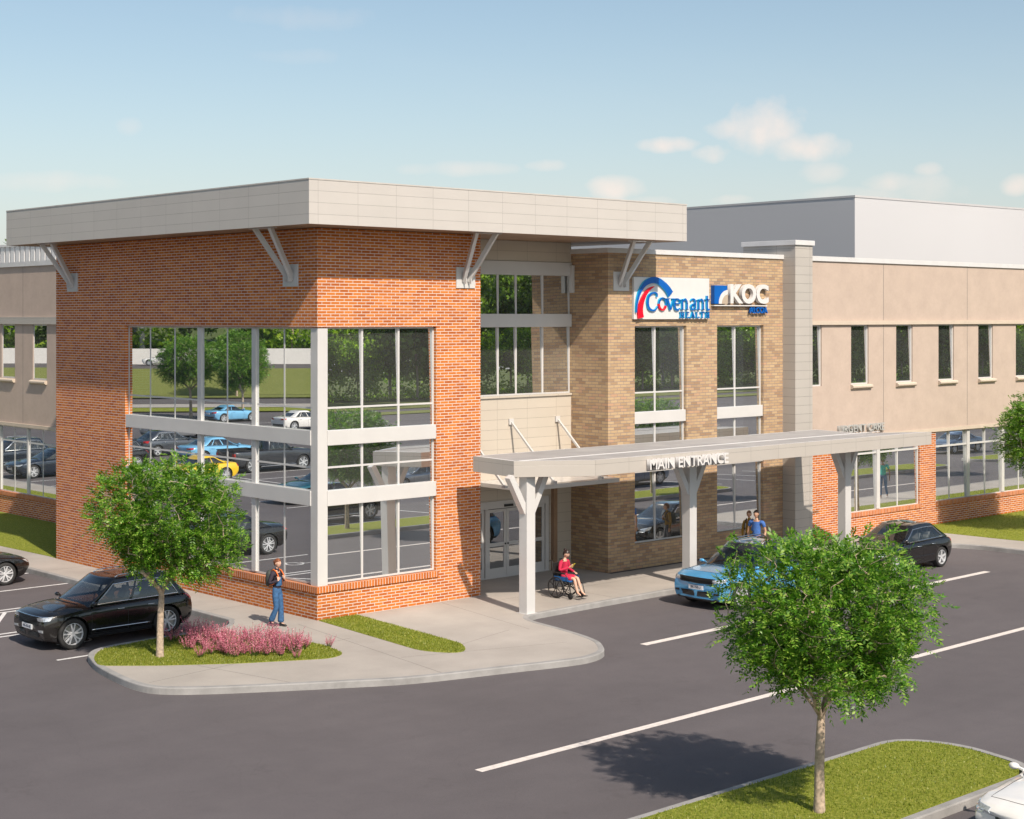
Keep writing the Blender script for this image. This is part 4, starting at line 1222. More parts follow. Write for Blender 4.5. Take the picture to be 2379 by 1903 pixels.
    for v in vs_:
        r = []
        for (x0, y0), (x1, y1) in zip(full0, full1):
            x = x0+(x1-x0)*v; y = y0+(y1-y0)*v; zb_ = zbelt(x0)-.015
            bl = .045*math.sin(PI*min(1, v))*(abs(y)/hw0)
            z = zb_+(zr-.055-.05*(max(0, abs(x-(rf_+rx_)/2)/((rf_-rx_)/2)))**2*.9-zb_)*v
            r.append((x, y+math.copysign(bl, y) if abs(y) > .02 else y, z))
        R_.append(r)
    top = R_[-1]; cx = (rf_+rx_)/2
    def roofring(k, dz): return [(cx+(p[0]-cx)*(1-(1-k)*.16 if k > .5 else .6+.4*k), p[1]*k, p[2]+dz+ (zr-.055-p[2])*0) for p in top]
    R_ += [roofring(.93, .014), roofring(.7, .027), roofring(.35, .034), roofring(.02, .036), roofring(.0, .036)]
    g = MB(); nc = len(full0)
    def winname(i, j):
        if not (1 <= i < 4): return None
        jj = j if j < nh-1 else (2*(nh-1)-1-j)
        if jj < nf-1: return 'windshield'
        if jj >= nf+nside: return 'rear_window' if (jj > nf+nside-0) else None
        k = jj-nf
        if 0 <= k < nside-1 and k in G['win']: return ('side_window', G['win'].index(k), j >= nh-1)
        return None
    faces = {}
    for i in range(len(R_)-1):
        for j in range(nc):
            w_ = winname(i, j); faces.setdefault(w_, []).append((i, j))
    fl = [p for r in R_ for p in r]
    def emit(keys, nm_, mat, par, smooth=True, off=0):
        g = MB(); g.v = list(fl)
        for i, j in keys:
            j2 = (j+1) % nc; g.f.append((i*nc+j, i*nc+j2, (i+1)*nc+j2, (i+1)*nc+j)); g.m.append(0)
        o = g.build(nm_, mat, par)
        bm = bmesh.new(); bm.from_mesh(o.data); bmesh.ops.delete(bm, geom=[v for v in bm.verts if not v.link_faces], context='VERTS')
        bmesh.ops.recalc_face_normals(bm, faces=bm.faces)
        if bm.faces and sum(f.normal.x*f.calc_center_median().x+f.normal.y*f.calc_center_median().y+f.normal.z*(f.calc_center_median().z-.9) for f in bm.faces) < 0:
            bmesh.ops.reverse_faces(bm, faces=bm.faces)
        bm.to_mesh(o.data); bm.free()
        for p in o.data.polygons: p.use_smooth = smooth
        return o
    cab = emit(faces.pop(None), 'roof', [paintm if not S.get('blackroof') else M['sunroof']], root)
    for k, f in faces.items():
        nm_ = k if isinstance(k, str) else k[0]
        emit(f, nm_, [M['cglass']], root)
    bmr = bmesh.new(); bmr.from_mesh(cab.data); bvr = BVHTree.FromBMesh(bmr); bmr.free()
    def rz_(x, y):
        h = bvr.ray_cast(Vector((x, y, 4)), Vector((0, 0, -1))); return h[0].z if h[0] else zr-.06
    if S.get('sunroof'):
        g = MB(); g.grid([[(x, y, rz_(x, y)+.006) for y in np.linspace(-.42, .42, 9)] for x in np.linspace(cx-.5, cx+.5, 9)]); g.build('sunroof', M['sunroof'], cab, smooth=True)
    # interior
    zbm = zbelt(0)
    g = MB(); g.prism([(x, y*.93) for x, y in full0], zbm-.06, zbm-.01); g.build('cabin_tub', M['cabin'], body)
    g = MB()
    sx = [rf_-.50] + ([rx_+.30] if not S.get('bed') and (rf_-rx_) > 1.0 else [])
    seats = MB()
    for x in sx:
        for y in (-.36, .36):
            seats.grid([[(x+dx*.9+(z*-.22), y+dy, zbm-.03+z*.42) for dx, dy in ((-.05, -.2), (-.05, .2), (.06, .18), (.06, -.18))] for z in (0, .25, .48, .55)], closed=True)
            seats.box(x-.15, x-.08, y-.11, y+.11, zbm+.20, zbm+.20+.12)
    seats.build('seats', M['seat'], body, fix=True)
    g = MB(); g.tube([(fxA0-.46+.03*math.cos(t)*.4, .36+.17*math.cos(t), zbm+.05+.17*math.sin(t)) for t in np.linspace(0, 2*PI, 15)[:-1]], .014, 5, closed=True); g.build('steering_wheel', M['cabin'], body)
    # chrome / dark line round the side windows
    ks = G['win']; wt = M['chrome'] if chrome else M['trim']
    for sgn in (1, -1):
        a, b = nf+ks[0], nf+ks[-1]+1
        def pt(i, j):
            p = R_[i][j]; return (p[0], sgn*(p[1]+.008), p[2])
        path = [pt(1, j) for j in range(a, b+1)]+[pt(i, b) for i in (2, 3)]+[pt(4, j) for j in range(b, a-1, -1)]+[pt(i, a) for i in (3, 2)]
        g = MB(); g.tube(path, .015 if chrome else .009, 5, closed=True); g.build('window_trim', wt, root, smooth=True)
    # ---------------- things laid onto the skin of the body
    def cast(o, d):
        h = bvh.ray_cast(Vector(o), Vector(d)); return h[0], h[1]
    def patch(poly, d, nm_, mat, par=body, cuts=5, off=.012, skirt=.025, tag_=None):
        """poly in the plane across d; every point dropped onto the body along d"""
        d = Vector(d).normalized(); up = Vector((0, 0, 1)); sd = up.cross(d).normalized()
        bm = bmesh.new(); vv = [bm.verts.new(Vector((0, 0, 0))+sd*a+Vector((0, 0, b))-d*4) for a, b in poly]
        f = bm.faces.new(vv); bmesh.ops.triangulate(bm, faces=[f]); bmesh.ops.subdivide_edges(bm, edges=bm.edges[:], cuts=cuts, use_grid_fill=True)
        ok = True
        for v in bm.verts:
            p, n_ = cast(v.co, d)
            if p is None: ok = False; v.co = v.co+d*(4-hL*.9); continue
            v.co = p-d*off
        be = [e for e in bm.edges if e.is_boundary]
        r = bmesh.ops.extrude_edge_only(bm, edges=be)
        for v in [x for x in r['geom'] if isinstance(x, bmesh.types.BMVert)]: v.co += d*skirt
        bmesh.ops.recalc_face_normals(bm, faces=bm.faces)
        m_ = bpy.data.meshes.new(nm_); bm.to_mesh(m_); bm.free(); m_.materials.append(mat)
        o = bpy.data.objects.new(nm_, m_); COL.objects.link(o); o.parent = par; return o
    def seam(pts, sgn, w=.006, nm_='seam', mat=None, g=None):
        P = []
        for (x, z) in pts:
            p, n_ = cast((x, sgn*3, z), (0, -sgn, 0))
            if p is not None: P.append(p+Vector((0, sgn*.0015, 0)))
        if len(P) > 1: g.tube(P, w, 4)
    def dense(pts, st=.06):
        out = []
        for a, b in zip(pts, pts[1:]):
            n_ = max(1, int(math.hypot(b[0]-a[0], b[1]-a[1])/st))
            out += [(a[0]+(b[0]-a[0])*k/n_, a[1]+(b[1]-a[1])*k/n_) for k in range(n_)]
        return out+[pts[-1]]
    F = S['face']; shf = zs(hL-.3); D_ = (-1, 0, 0)
    # front: grille, lamps, intake, plate
    gz0, gz1, gw = F['g']
    patch([(-gw, gz0+.03), (-gw*.9, gz0), (gw*.9, gz0), (gw, gz0+.03), (gw+.03, gz1), (-gw-.03, gz1)], D_, 'grille', M['trim'], cuts=4)
    g = MB()
    for k in range(F.get('bars', 4)):
        z = gz0+.03+(gz1-gz0-.04)*k/max(1, F.get('bars', 4)-1); P = []
        for y in np.linspace(-gw*.95, gw*.95, 12):
            p, n_ = cast((4, y, z), D_)
            if p is not None: P.append(p+Vector((.014, 0, 0)))
        if len(P) > 2: g.tube(P, .011, 4)
    g.build('grille_bars', M['black'] if not F.get('chrome') else M['chrome'], body)
    if F.get('lip'):
        g = MB(); P = [cast((4, y, gz1+.012), D_)[0] for y in np.linspace(-gw-.30, gw+.30, 20)]; g.tube([p+Vector((.008, 0, 0)) for p in P if p], .013, 5); g.build('grille_trim', M['chrome'], body)
    iz0, iz1, iw = F['i']
    patch([(-iw, iz0), (iw, iz0), (iw*1.08, iz1), (-iw*1.08, iz1)], D_, 'lower_intake', M['trim'], cuts=4)
    for s_ in (-1, 1):
        hp_ = F['h']    # lamp outline (y outwards, z)
        th_ = .75; d = Vector((-1, -s_*th_, 0)).normalized(); sd = Vector((0, 0, 1)).cross(d).normalized()
        # express the outline across the slanted direction
        poly = []
        for (y, z, back) in hp_:
            p = Vector((hL-back, s_*y, z)); poly.append((p.dot(sd), z))
        patch(poly, d, 'headlight', M['lamp'], cuts=6, off=.014)
        fz, fy = F['fog']
        pl_ = [(s_*fy-.11, fz-.03), (s_*fy+.11, fz-.03), (s_*fy+.11, fz+.035), (s_*fy-.11, fz+.02)]
        pl_ = [(-a, b) for a, b in pl_]
        patch(pl_, D_, 'fog_lamp', M['lamp'] if F.get('foglit') else M['trim'], cuts=2)
    pz = F['p']; p, n_ = cast((4, 0, pz), D_)
    def numberplate(x, z, sgn):
        g = MB(); g.box(x-.01, x+.012, -.26, .26, z-.058, z+.058); o = g.build('number_plate', M['plate'], body)
        if plate:
            R = Matrix.Rotation(PI/2*sgn, 3, 'Z') @ Matrix.Rotation(PI/2, 3, 'X')
            text_obj('plate_text', plate, .095, .004, M['ink'], o, (x+.014*sgn, 0, z), R, .0, .95)
    if p is not None: numberplate(p.x+.015, pz, 1)
    p, n_ = cast((-4, 0, S['rp']), (1, 0, 0))
    if p is not None: numberplate(p.x-.015, S['rp'], -1)
    # rear
    for s_ in (-1, 1):
        d = Vector((1, -s_*.75, 0)).normalized(); sd = Vector((0, 0, 1)).cross(d).normalized()
        poly = [(Vector((-hL+back, s_*y, z)).dot(sd), z) for (y, z, back) in S['tl']]
        patch(poly, d, 'tail_light', M['tail'], cuts=6, off=.014)
    ry0, ry1 = S.get('rb', (.32, .48))
    patch([(-.62, ry0), (.62, ry0), (.66, ry1), (-.66, ry1)], (1, 0, 0), 'rear_bumper_trim', M['trim'], cuts=3)
    # doors
    dz0, dx_ = S['doorz'], S['doors']
    zsh = lambda x: zs(x)-.02
    for s_ in (-1, 1):
        g = MB()
        for x in dx_: seam(dense([(x, dz0), (x, zsh(x))]), s_, .005, g=g)
        seam(dense([(dx_[0], dz0), (dx_[-1], dz0)]), s_, .005, g=g)
        if g.v: g.build('door_seam', M['black'], root)
        for xa, xb in zip(dx_[1:], dx_[:-1]):
            xh = min(xa, xb)+.20; z = zs(xh)-.115; p, n_ = cast((xh, s_*3, z), (0, -s_, 0))
            if p is not None:
                g = MB(); g.tube([(xh-.10, p.y-s_*.004, z), (xh-.07, p.y+s_*.028, z+.004), (xh+.07, p.y+s_*.028, z+.006), (xh+.10, p.y-s_*.004, z)], .012, 6)
                g.build('door_handle', M['chrome'] if chrome else paintm, root, smooth=True)
        # crease along the flank and sill strip
        g = MB(); P = [cast((x, s_*3, S.get('creasez', .56)), (0, -s_, 0))[0] for x in np.linspace(xr_w+rw+.12, xf_w-rw-.12, 16)]
        P = [p+Vector((0, s_*.002, 0)) for p in P if p]
        if len(P) > 2:
            g.tube(P, .010 if not S.get('strip') else .02, 4); g.build('flank_strip', paintm if not S.get('strip') else M['chrome'], root, smooth=True)
        # mirrors
        mx_ = fxA0-.10; p0_ = (mx_, s_*(hw0-.10), zbelt(mx_)+.03)
        g = MB(); rows_ = []
        for k in range(7):
            t = k/6; e = math.sin(PI*min(1, max(.02, t)))**.5
            rows_.append([(mx_+.02+.075*e*math.cos(a)*(.7 if math.cos(a) < 0 else 1), s_*(hw0-.03+.19*t), zbelt(mx_)+.075+.055*e*math.sin(a)) for a in np.linspace(0, 2*PI, 11)[:-1]])
        g.grid(rows_, closed=True); g.f.append(tuple(range(10))); g.m.append(0); g.f.append(tuple(60+i for i in range(10))); g.m.append(0)
        g.bar(p0_, (mx_, s_*(hw0+.04), zbelt(mx_)+.07), .05, .03)
        g.build('wing_mirror', paintm, root, smooth=True, fix=True, sharp=.9)
        if S.get('rails'):
            g = MB(); ya = wr_*.93
            ya = wr_*.86; g.tube([(rf_-.22, s_*ya, rz_(rf_-.22, ya))]+[(x, s_*ya, rz_(x, ya)+.045) for x in np.linspace(rf_-.34, rx_+.34, 8)]+[(rx_+.22, s_*ya, rz_(rx_+.22, ya))], .014, 6); g.build('roof_rail', M['chrome'], cab, smooth=True)
        if S.get('board'):
            g = MB(); g.box(xr_w+rw+.1, xf_w-rw-.1, min(s_*(hw0-.05), s_*(hw0+.08)), max(s_*(hw0-.05), s_*(hw0+.08)), .30, .345); bevel(g.build('running_board', M['chrome'], root), .012)
    # bonnet and boot shut lines
    g = MB()
    for s_ in (-1, 1):
        P = []
        for x in np.linspace(bf-.05, hL-.42, 12):
            p, n_ = cast((x, s_*(hw0*.74), 3), (0, 0, -1)); 
            if p is not None: P.append(p+Vector((0, 0, .001)))
        g.tube(P, .005, 4)
    P = [cast((hL-.36-.10*(y/hw0)**2, y, 3), (0, 0, -1))[0] for y in np.linspace(-hw0*.74, hw0*.74, 12)]
    g.tube([p+Vector((0, 0, .001)) for p in P if p], .005, 4); g.build('bonnet_seam', M['black'], root)
    g = MB(); P = [cast((bf+.05-.10*(y/.6)**2, y, 3), (0, 0, -1))[0] for y in np.linspace(-.6, .6, 9)]; g.tube([p+Vector((0, 0, .004)) for p in P if p], .016, 5); g.build('wiper_cowl', M['trim'], body)
    # wheels
    tw = .215
    for xw in (xf_w, xr_w):
        for s_ in (-1, 1):
            yc = s_*(hw0-.115); wh = thing('wheel', None, None, (xw, yc, rw)); wh.parent = root
            del_ = .008
            g = MB(); h = tw/2
            g.lathe([(rw*.70, -h*.9), (rw*.74, -h), (rw*.93, -h*.98), (rw-.012, -h*.86), (rw, -h*.6), (rw, h*.6), (rw-.012, h*.86), (rw*.93, h*.98), (rw*.74, h), (rw*.70, h*.9)], 30, (0, 0, 0), 'y')
            g.build('tyre', M['tyre'], wh, smooth=True)
            g = MB(); yo = s_*h*.80
            g.lathe([(rw*.72, yo*1.12), (rw*.685, yo*1.16), (rw*.655, yo*.9), (rw*.65, -yo*.5)], 30, (0, 0, 0), 'y')
            ns_ = S.get('spokes', 5)
            for k in range(ns_):
                a = 2*PI*k/ns_+.3
                for da in ((-.13, .13) if S.get('dbl', True) else (0,)):
                    ca, sa = math.cos(a+da*.4), math.sin(a+da*.4); cb, sb = math.cos(a+da*1.7), math.sin(a+da*1.7)
                    g.bar((rw*.10*ca, yo*.86, rw*.10*sa), (rw*.67*cb, yo*1.04, rw*.67*sb), .034 if S.get('dbl', True) else .055, .03, up=(0, 1, 0))
            g.lathe([(0, yo*.98), (rw*.10, yo*.97), (rw*.17, yo*.86), (rw*.17, yo*.4)], 16, (0, 0, 0), 'y')
            g.build('rim', M['rim'], wh, fix=True)
            g = MB(); g.lathe([(0, yo*.45), (rw*.60, yo*.45)], 20, (0, 0, 0), 'y'); g.lathe([(0, yo*.1), (rw*.66, yo*.1)], 20, (0, 0, 0), 'y', 1)
            g.build('brake_disc', [M['steel'], M['black']], wh)
    return root

def paint_copy(src, name, label, m, loc, rz, group=None):
    """copy a car with all its parts and give body, roof, mirrors the new colour"""
    r = dup(src, loc, rz, label, group); r.name = name
    old = src['paint']
    def rec(o):
        if o.type == 'MESH':
            for i, sl_ in enumerate(o.material_slots):
                if sl_.material and sl_.material.name == old:
                    sl_.link = 'OBJECT'; sl_.material = m
        for c in o.children: rec(c)
    rec(r); r['paint'] = m.name
    if group: r['group'] = group
    return r

PT = {k: carpaint('paint_'+k, c, mt, rg) for k, (c, mt, rg) in dict(black=((.010, .009, .009), .2, .25), blue=((.10, .38, .70), .35, .22), white=((.78, .76, .74), 0, .3), sky=((.20, .50, .78), .15, .3),
     charcoal=((.055, .06, .07), .5, .3), grey=((.10, .11, .13), .6, .3), yellow=((.85, .55, .01), 0, .3), teal=((.01, .12, .17), .5, .25), silver=((.42, .44, .47), .7, .3), night=((.02, .03, .05), .5, .25), slate=((.16, .22, .32), .6, .3)).items()}
sedan_face = dict(g=(.44, .60, .42), bars=4, i=(.27, .36, .55), h=[(.50, .60, .08), (.60, .71, .10), (.86, .74, .42), (.84, .64, .26)], fog=(.33, .70), p=.50, chrome=True)
suv_face = dict(g=(.60, .83, .50), bars=6, i=(.34, .44, .50), h=[(.52, .72, .06), (.50, .80, .06), (.84, .86, .36), (.84, .76, .28)], fog=(.50, .66), p=.56, lip=True, foglit=True)
SPEC = {}
SPEC['suv'] = dict(cat='car', L=4.32, W=1.86, H=1.67, wf=1.33, wr=-1.27, r=.378, nlean=.10, nplan=.15, rlean=.08, spokes=5, rails=True, sunroof=True, clad=.30, strip=True, creasez=.42,
    zt=[(-2.19, .92), (-2.1, 1.02), (-1.7, 1.05), (1.0, 1.05), (1.25, 1.04), (1.9, .955), (2.10, .90), (2.19, .84)], zs=[(-2.19, .88), (-1.9, .98), (-1.2, .99), (1.0, .955), (1.7, .90), (2.05, .85), (2.19, .80)],
    belt=[(-2.0, 1.03), (0, 1.0), (1.2, .985)], gh=dict(base=(1.10, -2.04), roof=(.24, -1.52), roofw=.70, fr=[0, .035, .40, .43, .72, .75, .93, 1.0], win=[1, 3, 5]),
    face=suv_face, rp=.80, tl=[(.55, .84, .02), (.55, .99, .05), (.86, 1.0, .30), (.86, .88, .24)], doorz=.33, doors=[.84, -.16, -1.0], rb=(.32, .50))
SPEC['suvb'] = dict(SPEC['suv'], L=4.72, W=1.90, H=1.73, wf=1.42, wr=-1.42, r=.375, blackroof=True, sunroof=False, strip=False, nlean=.10, nplan=.16,
    zt=[(-2.36, .94), (-2.25, 1.04), (-1.8, 1.07), (1.0, 1.08), (1.3, 1.08), (2.0, 1.02), (2.24, .95), (2.36, .86)], zs=[(-2.36, .90), (-2.0, 1.0), (-1.2, 1.01), (1.0, 1.0), (1.8, .97), (2.2, .90), (2.36, .82)],
    belt=[(-2.1, 1.05), (0, 1.03), (1.2, 1.02)], gh=dict(base=(1.16, -2.18), roof=(.30, -1.66), roofw=.68, fr=[0, .035, .40, .43, .72, .75, .93, 1.0], win=[1, 3, 5]),
    face=dict(g=(.72, .88, .62), bars=6, i=(.36, .50, .52), h=[(.60, .76, .06), (.58, .84, .06), (.90, .90, .38), (.90, .80, .30)], fog=(.47, .74), p=.60), tl=[(.55, .86, .02), (.55, .98, .05), (.90, 1.0, .30), (.90, .90, .24)], doors=[.90, -.18, -1.1])
SPEC['hatch'] = dict(cat='car', L=4.18, W=1.78, H=1.51, wf=1.27, wr=-1.28, r=.33, nlean=.16, rlean=.12, spokes=5, dbl=False, creasez=.48, sunroof=True,
    zt=[(-2.09, .88), (-2.0, .98), (-1.6, 1.0), (.9, .98), (1.15, .96), (1.75, .84), (2.0, .74), (2.09, .66)], zs=[(-2.09, .84), (-1.8, .93), (-1.1, .93), (.9, .88), (1.5, .80), (1.9, .72), (2.09, .64)],
    belt=[(-1.9, .98), (0, .94), (1.1, .92)], gh=dict(base=(1.12, -1.92), roof=(.12, -1.22), roofw=.66, fr=[0, .04, .42, .45, .74, .76, .90, 1.0], win=[1, 3, 5]),
    face=dict(g=(.42, .56, .45), bars=4, i=(.24, .34, .5), h=[(.46, .56, .10), (.56, .68, .14), (.80, .76, .50), (.82, .64, .34)], fog=(.33, .62), p=.48, chrome=True, lip=True), rp=.72, tl=[(.50, .76, .02), (.50, .90, .05), (.82, .93, .30), (.82, .80, .24)], doorz=.28, doors=[.74, -.22, -.98])
SPEC['sedan'] = dict(cat='car', L=4.72, W=1.84, H=1.44, wf=1.40, wr=-1.42, r=.345, nlean=.16, rlean=.10, spokes=5, creasez=.46,
    zt=[(-2.36, .90), (-2.28, .98), (-1.8, 1.01), (-1.2, 1.0), (.9, .95), (1.15, .94), (1.9, .84), (2.22, .76), (2.36, .68)], zs=[(-2.36, .84), (-2.1, .92), (-1.2, .92), (.9, .87), (1.7, .81), (2.15, .74), (2.36, .66)],
    belt=[(-1.8, .97), (0, .93), (1.1, .91)], gh=dict(base=(1.08, -1.78), roof=(.12, -.92), roofw=.66, fr=[0, .04, .40, .43, .72, .745, .88, 1.0], win=[1, 3, 5]),
    face=sedan_face, rp=.70, tl=[(.48, .76, .02), (.48, .87, .05), (.86, .90, .34), (.86, .80, .28)], doorz=.27, doors=[.78, -.22, -1.08])
SPEC['coupe'] = dict(SPEC['sedan'], L=4.30, H=1.36, wf=1.28, wr=-1.24, zt=[(-2.15, .84), (-2.05, .92), (-1.6, .97), (.6, .93), (.9, .92), (1.7, .80), (2.0, .72), (2.15, .62)], zs=[(-2.15, .80), (-1.9, .90), (-1.2, .90), (.7, .85), (1.5, .78), (2.0, .70), (2.15, .60)],
    gh=dict(base=(.82, -1.72), roof=(-.05, -.80), roofw=.66, fr=[0, .045, .52, .545, .84, 1.0], win=[1, 3]), doors=[.56, -.55], tl=[(.48, .70, .02), (.48, .82, .05), (.84, .86, .34), (.84, .74, .28)])
SPEC['pickup'] = dict(cat='pickup truck', L=5.35, W=1.92, H=1.78, wf=1.70, wr=-1.50, r=.395, tall=True, nlean=.08, rlean=.0, spokes=6, dbl=False, creasez=.60, bed=(-2.55, -.72, .78), board=True,
    zt=[(-2.67, 1.18), (-.6, 1.18), (1.2, 1.16), (1.5, 1.16), (2.3, 1.08), (2.55, 1.0), (2.67, .92)], zs=[(-2.67, 1.12), (-.6, 1.12), (1.2, 1.10), (2.2, 1.04), (2.5, .98), (2.67, .9)],
    belt=[(-1.0, 1.16), (1.3, 1.14)], gh=dict(base=(1.28, -.66), roof=(.62, -.52), roofw=.74, fr=[0, .05, .46, .50, .92, 1.0], win=[1, 3]),
    face=dict(g=(.68, .92, .50), bars=4, i=(.44, .54, .5), h=[(.58, .80, .05), (.56, .94, .05), (.88, .96, .30), (.88, .82, .24)], fog=(.52, .70), p=.60), rp=.66, tl=[(.76, .78, .0), (.76, 1.04, .0), (.94, 1.04, .12), (.94, .78, .12)], doorz=.48, doors=[1.08, .22, -.62], rb=(.50, .60))
def C0(k, name, label, pt, x, y, rz, **kw):
    o = make_car(name, label, SPEC[k], PT[pt], (x, y, ZA+.001), rz, **kw); o['paint'] = PT[pt].name; return o
suv = C0('suv', 'parked_suv', 'black SUV with chrome window line parked in the stall beside the kerbed bed', 'black', -4.80, 2.52, PI, plate='NG-50-AB')
suvb = C0('suvb', 'parked_suv', 'light blue SUV with black roof stopped under the entrance canopy', 'blue', 11.60, -4.98, PI, chrome=False, plate='BK-768-LI')
hat = C0('hatch', 'parked_hatchback', 'black hatchback with chrome window line beyond the big tree under the canopy end', 'black', 19.62, -4.55, PI, plate='BW-874-JN')
sed = C0('sedan', 'parked_sedan', 'dark brown black sedan cut off by the left edge, nose to the pavement', 'black', -4.60, 12.55, 0, chrome=False)
whi = paint_copy(sed, 'parked_sedan', 'white car in the bottom right corner with its nose past the grass island', PT['white'], (-.78, -22.15, ZA+.001), PI)
GC = 'cars parked in the lot mirrored in the windows'
cpe = C0('coupe', 'parked_coupe', 'light blue two door car far out in the lot, mirrored in the upper corner windows', 'sky', -43.2, 72.3, PI, chrome=False, group=GC)
pk = C0('pickup', 'parked_pickup', 'charcoal pickup truck mirrored in the middle corner windows beside a light blue car', 'charcoal', -23.0, 37.2, PI, chrome=False, group=GC)
paint_copy(sed, 'parked_sedan', 'white sedan mirrored at the right end of the upper corner windows', PT['white'], (-42.4, 61.5, ZA), PI, GC)
paint_copy(sed, 'parked_sedan', 'light blue sedan mirrored between a dark SUV and the charcoal pickup', PT['sky'], (-24.0, 43.6, ZA), PI, GC)
paint_copy(hat, 'parked_suv', 'dark grey hatchback with red seats mirrored at the left end of the middle corner windows', PT['grey'], (-24.2, 49.2, ZA), PI, GC)
paint_copy(cpe, 'parked_coupe', 'yellow sports car mirrored just above the young tree by the black SUV', PT['yellow'], (-16.9, 34.4, ZA), 0, GC)
paint_copy(sed, 'parked_sedan', 'teal sedan mirrored low beside the white corner post', PT['teal'], (-16.9, 23.6, ZA), 0, GC)
paint_copy(pk, 'parked_pickup', 'silver pickup mirrored with its tail beside the white corner post', PT['silver'], (-18.6, 20.9, ZA), PI, GC)
paint_copy(sed, 'parked_sedan', 'white sedan on the upper road in front of the long white wall', PT['white'], (-71.5, 131.5, 2.3), math.atan2(.61, .792), GC)
paint_copy(sed, 'parked_sedan', 'dark sedan with its nose to the left wing mirrored in the lower left windows', PT['night'], (-4.7, 42.2, ZA), 0, GC)
paint_copy(suv, 'parked_suv', 'dark SUV with chrome window line mirrored in the lower left windows', PT['night'], (-4.9, 47.4, ZA), 0, GC)
paint_copy(pk, 'parked_pickup', 'black pickup with bright running boards mirrored right of the corner post', PT['black'], (17.2, -23.2, ZA), 0, GC)
paint_copy(sed, 'parked_sedan', 'silver sedan mirrored behind the canopy post in the corner window', PT['silver'], (31.0, -34.2, ZA), PI, GC)
paint_copy(sed, 'parked_sedan', 'white sedan mirrored next to a silver one behind the canopy post', PT['white'], (36.2, -37.0, ZA), PI, GC)
paint_copy(sed, 'parked_sedan', 'blue grey sedan mirrored above the canopy end in the right wing windows', PT['slate'], (70.0, -24.8, ZA), PI, GC)
paint_copy(suvb, 'parked_suv', 'blue SUV parked beyond the long median mirrored in the tan brick bay', PT['slate'], (38.6, -24.4, ZA), PI, GC)
paint_copy(suv, 'parked_suv', 'black SUV one row behind the yellow car in the mirrored lot', PT['black'], (-16.8, 43.0, ZA), 0, GC)
paint_copy(sed, 'parked_sedan', 'silver sedan alone in the middle of the mirrored lot', PT['silver'], (-31, 60, ZA), PI, GC)
# ------------------------------------------------------------------ people
def skinned(J, edges, root, sub=1, branch=.6):
    """grow one surface round a skeleton: J name -> (pos, radius or (rx, ry))"""
    names = list(J); idx = {n: i for i, n in enumerate(names)}
    me = bpy.data.meshes.new('sk'); me.from_pydata([tuple(J[n][0]) for n in names], [(idx[a], idx[b]) for a, b in edges], [])
    o = bpy.data.objects.new('sk', me); COL.objects.link(o)
    md = o.modifiers.new('s', 'SKIN'); md.use_smooth_shade = True; md.branch_smoothing = branch
    if not me.skin_vertices:
        bpy.context.view_layer.update()
    sv = me.skin_vertices[0].data
    for n in names:
        r = J[n][1]; sv[idx[n]].radius = (r, r) if not hasattr(r, '__len__') else r
        sv[idx[n]].use_root = (n == root)
    m2 = o.modifiers.new('u', 'SUBSURF'); m2.levels = sub; m2.render_levels = sub
    bpy.context.view_layer.update()
    r = bpy.data.meshes.new_from_object(o.evaluated_get(bpy.context.evaluated_depsgraph_get()))
    bpy.data.objects.remove(o)
    vs = [tuple(v.co) for v in r.vertices]; fs = [tuple(p.vertices) for p in r.polygons]
    bpy.data.meshes.remove(r)
    return vs, fs

def head_into(mb, c, yaw=0.0, pitch=0.0, s=1.0):
    """head with brow, nose, mouth, chin and ears, looking along local +X turned by yaw"""
    R = Matrix.Rotation(yaw, 3, 'Z') @ Matrix.Rotation(pitch, 3, 'Y'); c = Vector(c)
    rows = []; nr, ns = 16, 22
    for i in range(nr+1):
        t = PI*i/nr; row = []
        z = math.cos(t)*.118
        for k in range(ns):
            a = 2*PI*k/ns; x = math.cos(a)*math.sin(t); y = math.sin(a)*math.sin(t)
            px, py = x*.096, y*.074
            if z < 0:   # jaw narrows
                q = min(1, -z/.118); py *= 1-.36*q; px *= 1-.20*q if x > 0 else 1-.45*q
            else: px *= 1.0 if x > 0 else 1.06
            if x > 0:
                f = math.exp(-((y*1.0)/.20)**2)
                px += f*(.020*math.exp(-((z+.012)/.020)**2)+.012*math.exp(-((z-.012)/.02)**2))   # nose
                px += .006*math.exp(-(y/.35)**2)*math.exp(-((z+.052)/.012)**2)                  # lips
                px += .008*math.exp(-(y/.4)**2)*math.exp(-((z+.092)/.018)**2)                   # chin
                px -= .007*math.exp(-((abs(y)-.40)/.16)**2)*math.exp(-((z-.018)/.014)**2)       # eye sockets
            v = R @ (Vector((px, py, z))*s); row.append(tuple(c+v))
        rows.append(row)
    mb.grid(rows, 0, closed=True)
    for sg in (-1, 1):
        e = c+R @ (Vector((.080, sg*.030, .018))*s); mb.ball(e, .011*s, 6, 5, 1)
        e = c+R @ (Vector((.0885, sg*.031, .018))*s); mb.ball(e, .0055*s, 5, 4, 2)
        e = c+R @ (Vector((-.004, sg*.074, -.004))*s); mb.ball(e, .022*s, 6, 5, 0, (.8, .4, 1.3))
        p = [c+R @ (Vector((.094-.004*abs(k-1), sg*(.016+.014*k), .036+.003*(1-abs(k-1))))*s) for k in range(3)]; mb.tube(p, .0032*s, 4, 2)
    p = [c+R @ (Vector((.098-.012*abs(k)/2, .011*k, -.052))*s) for k in (-2, -1, 0, 1, 2)]; mb.tube(p, [.002, .0055, .006, .0055, .002], 5, 3)
    return R

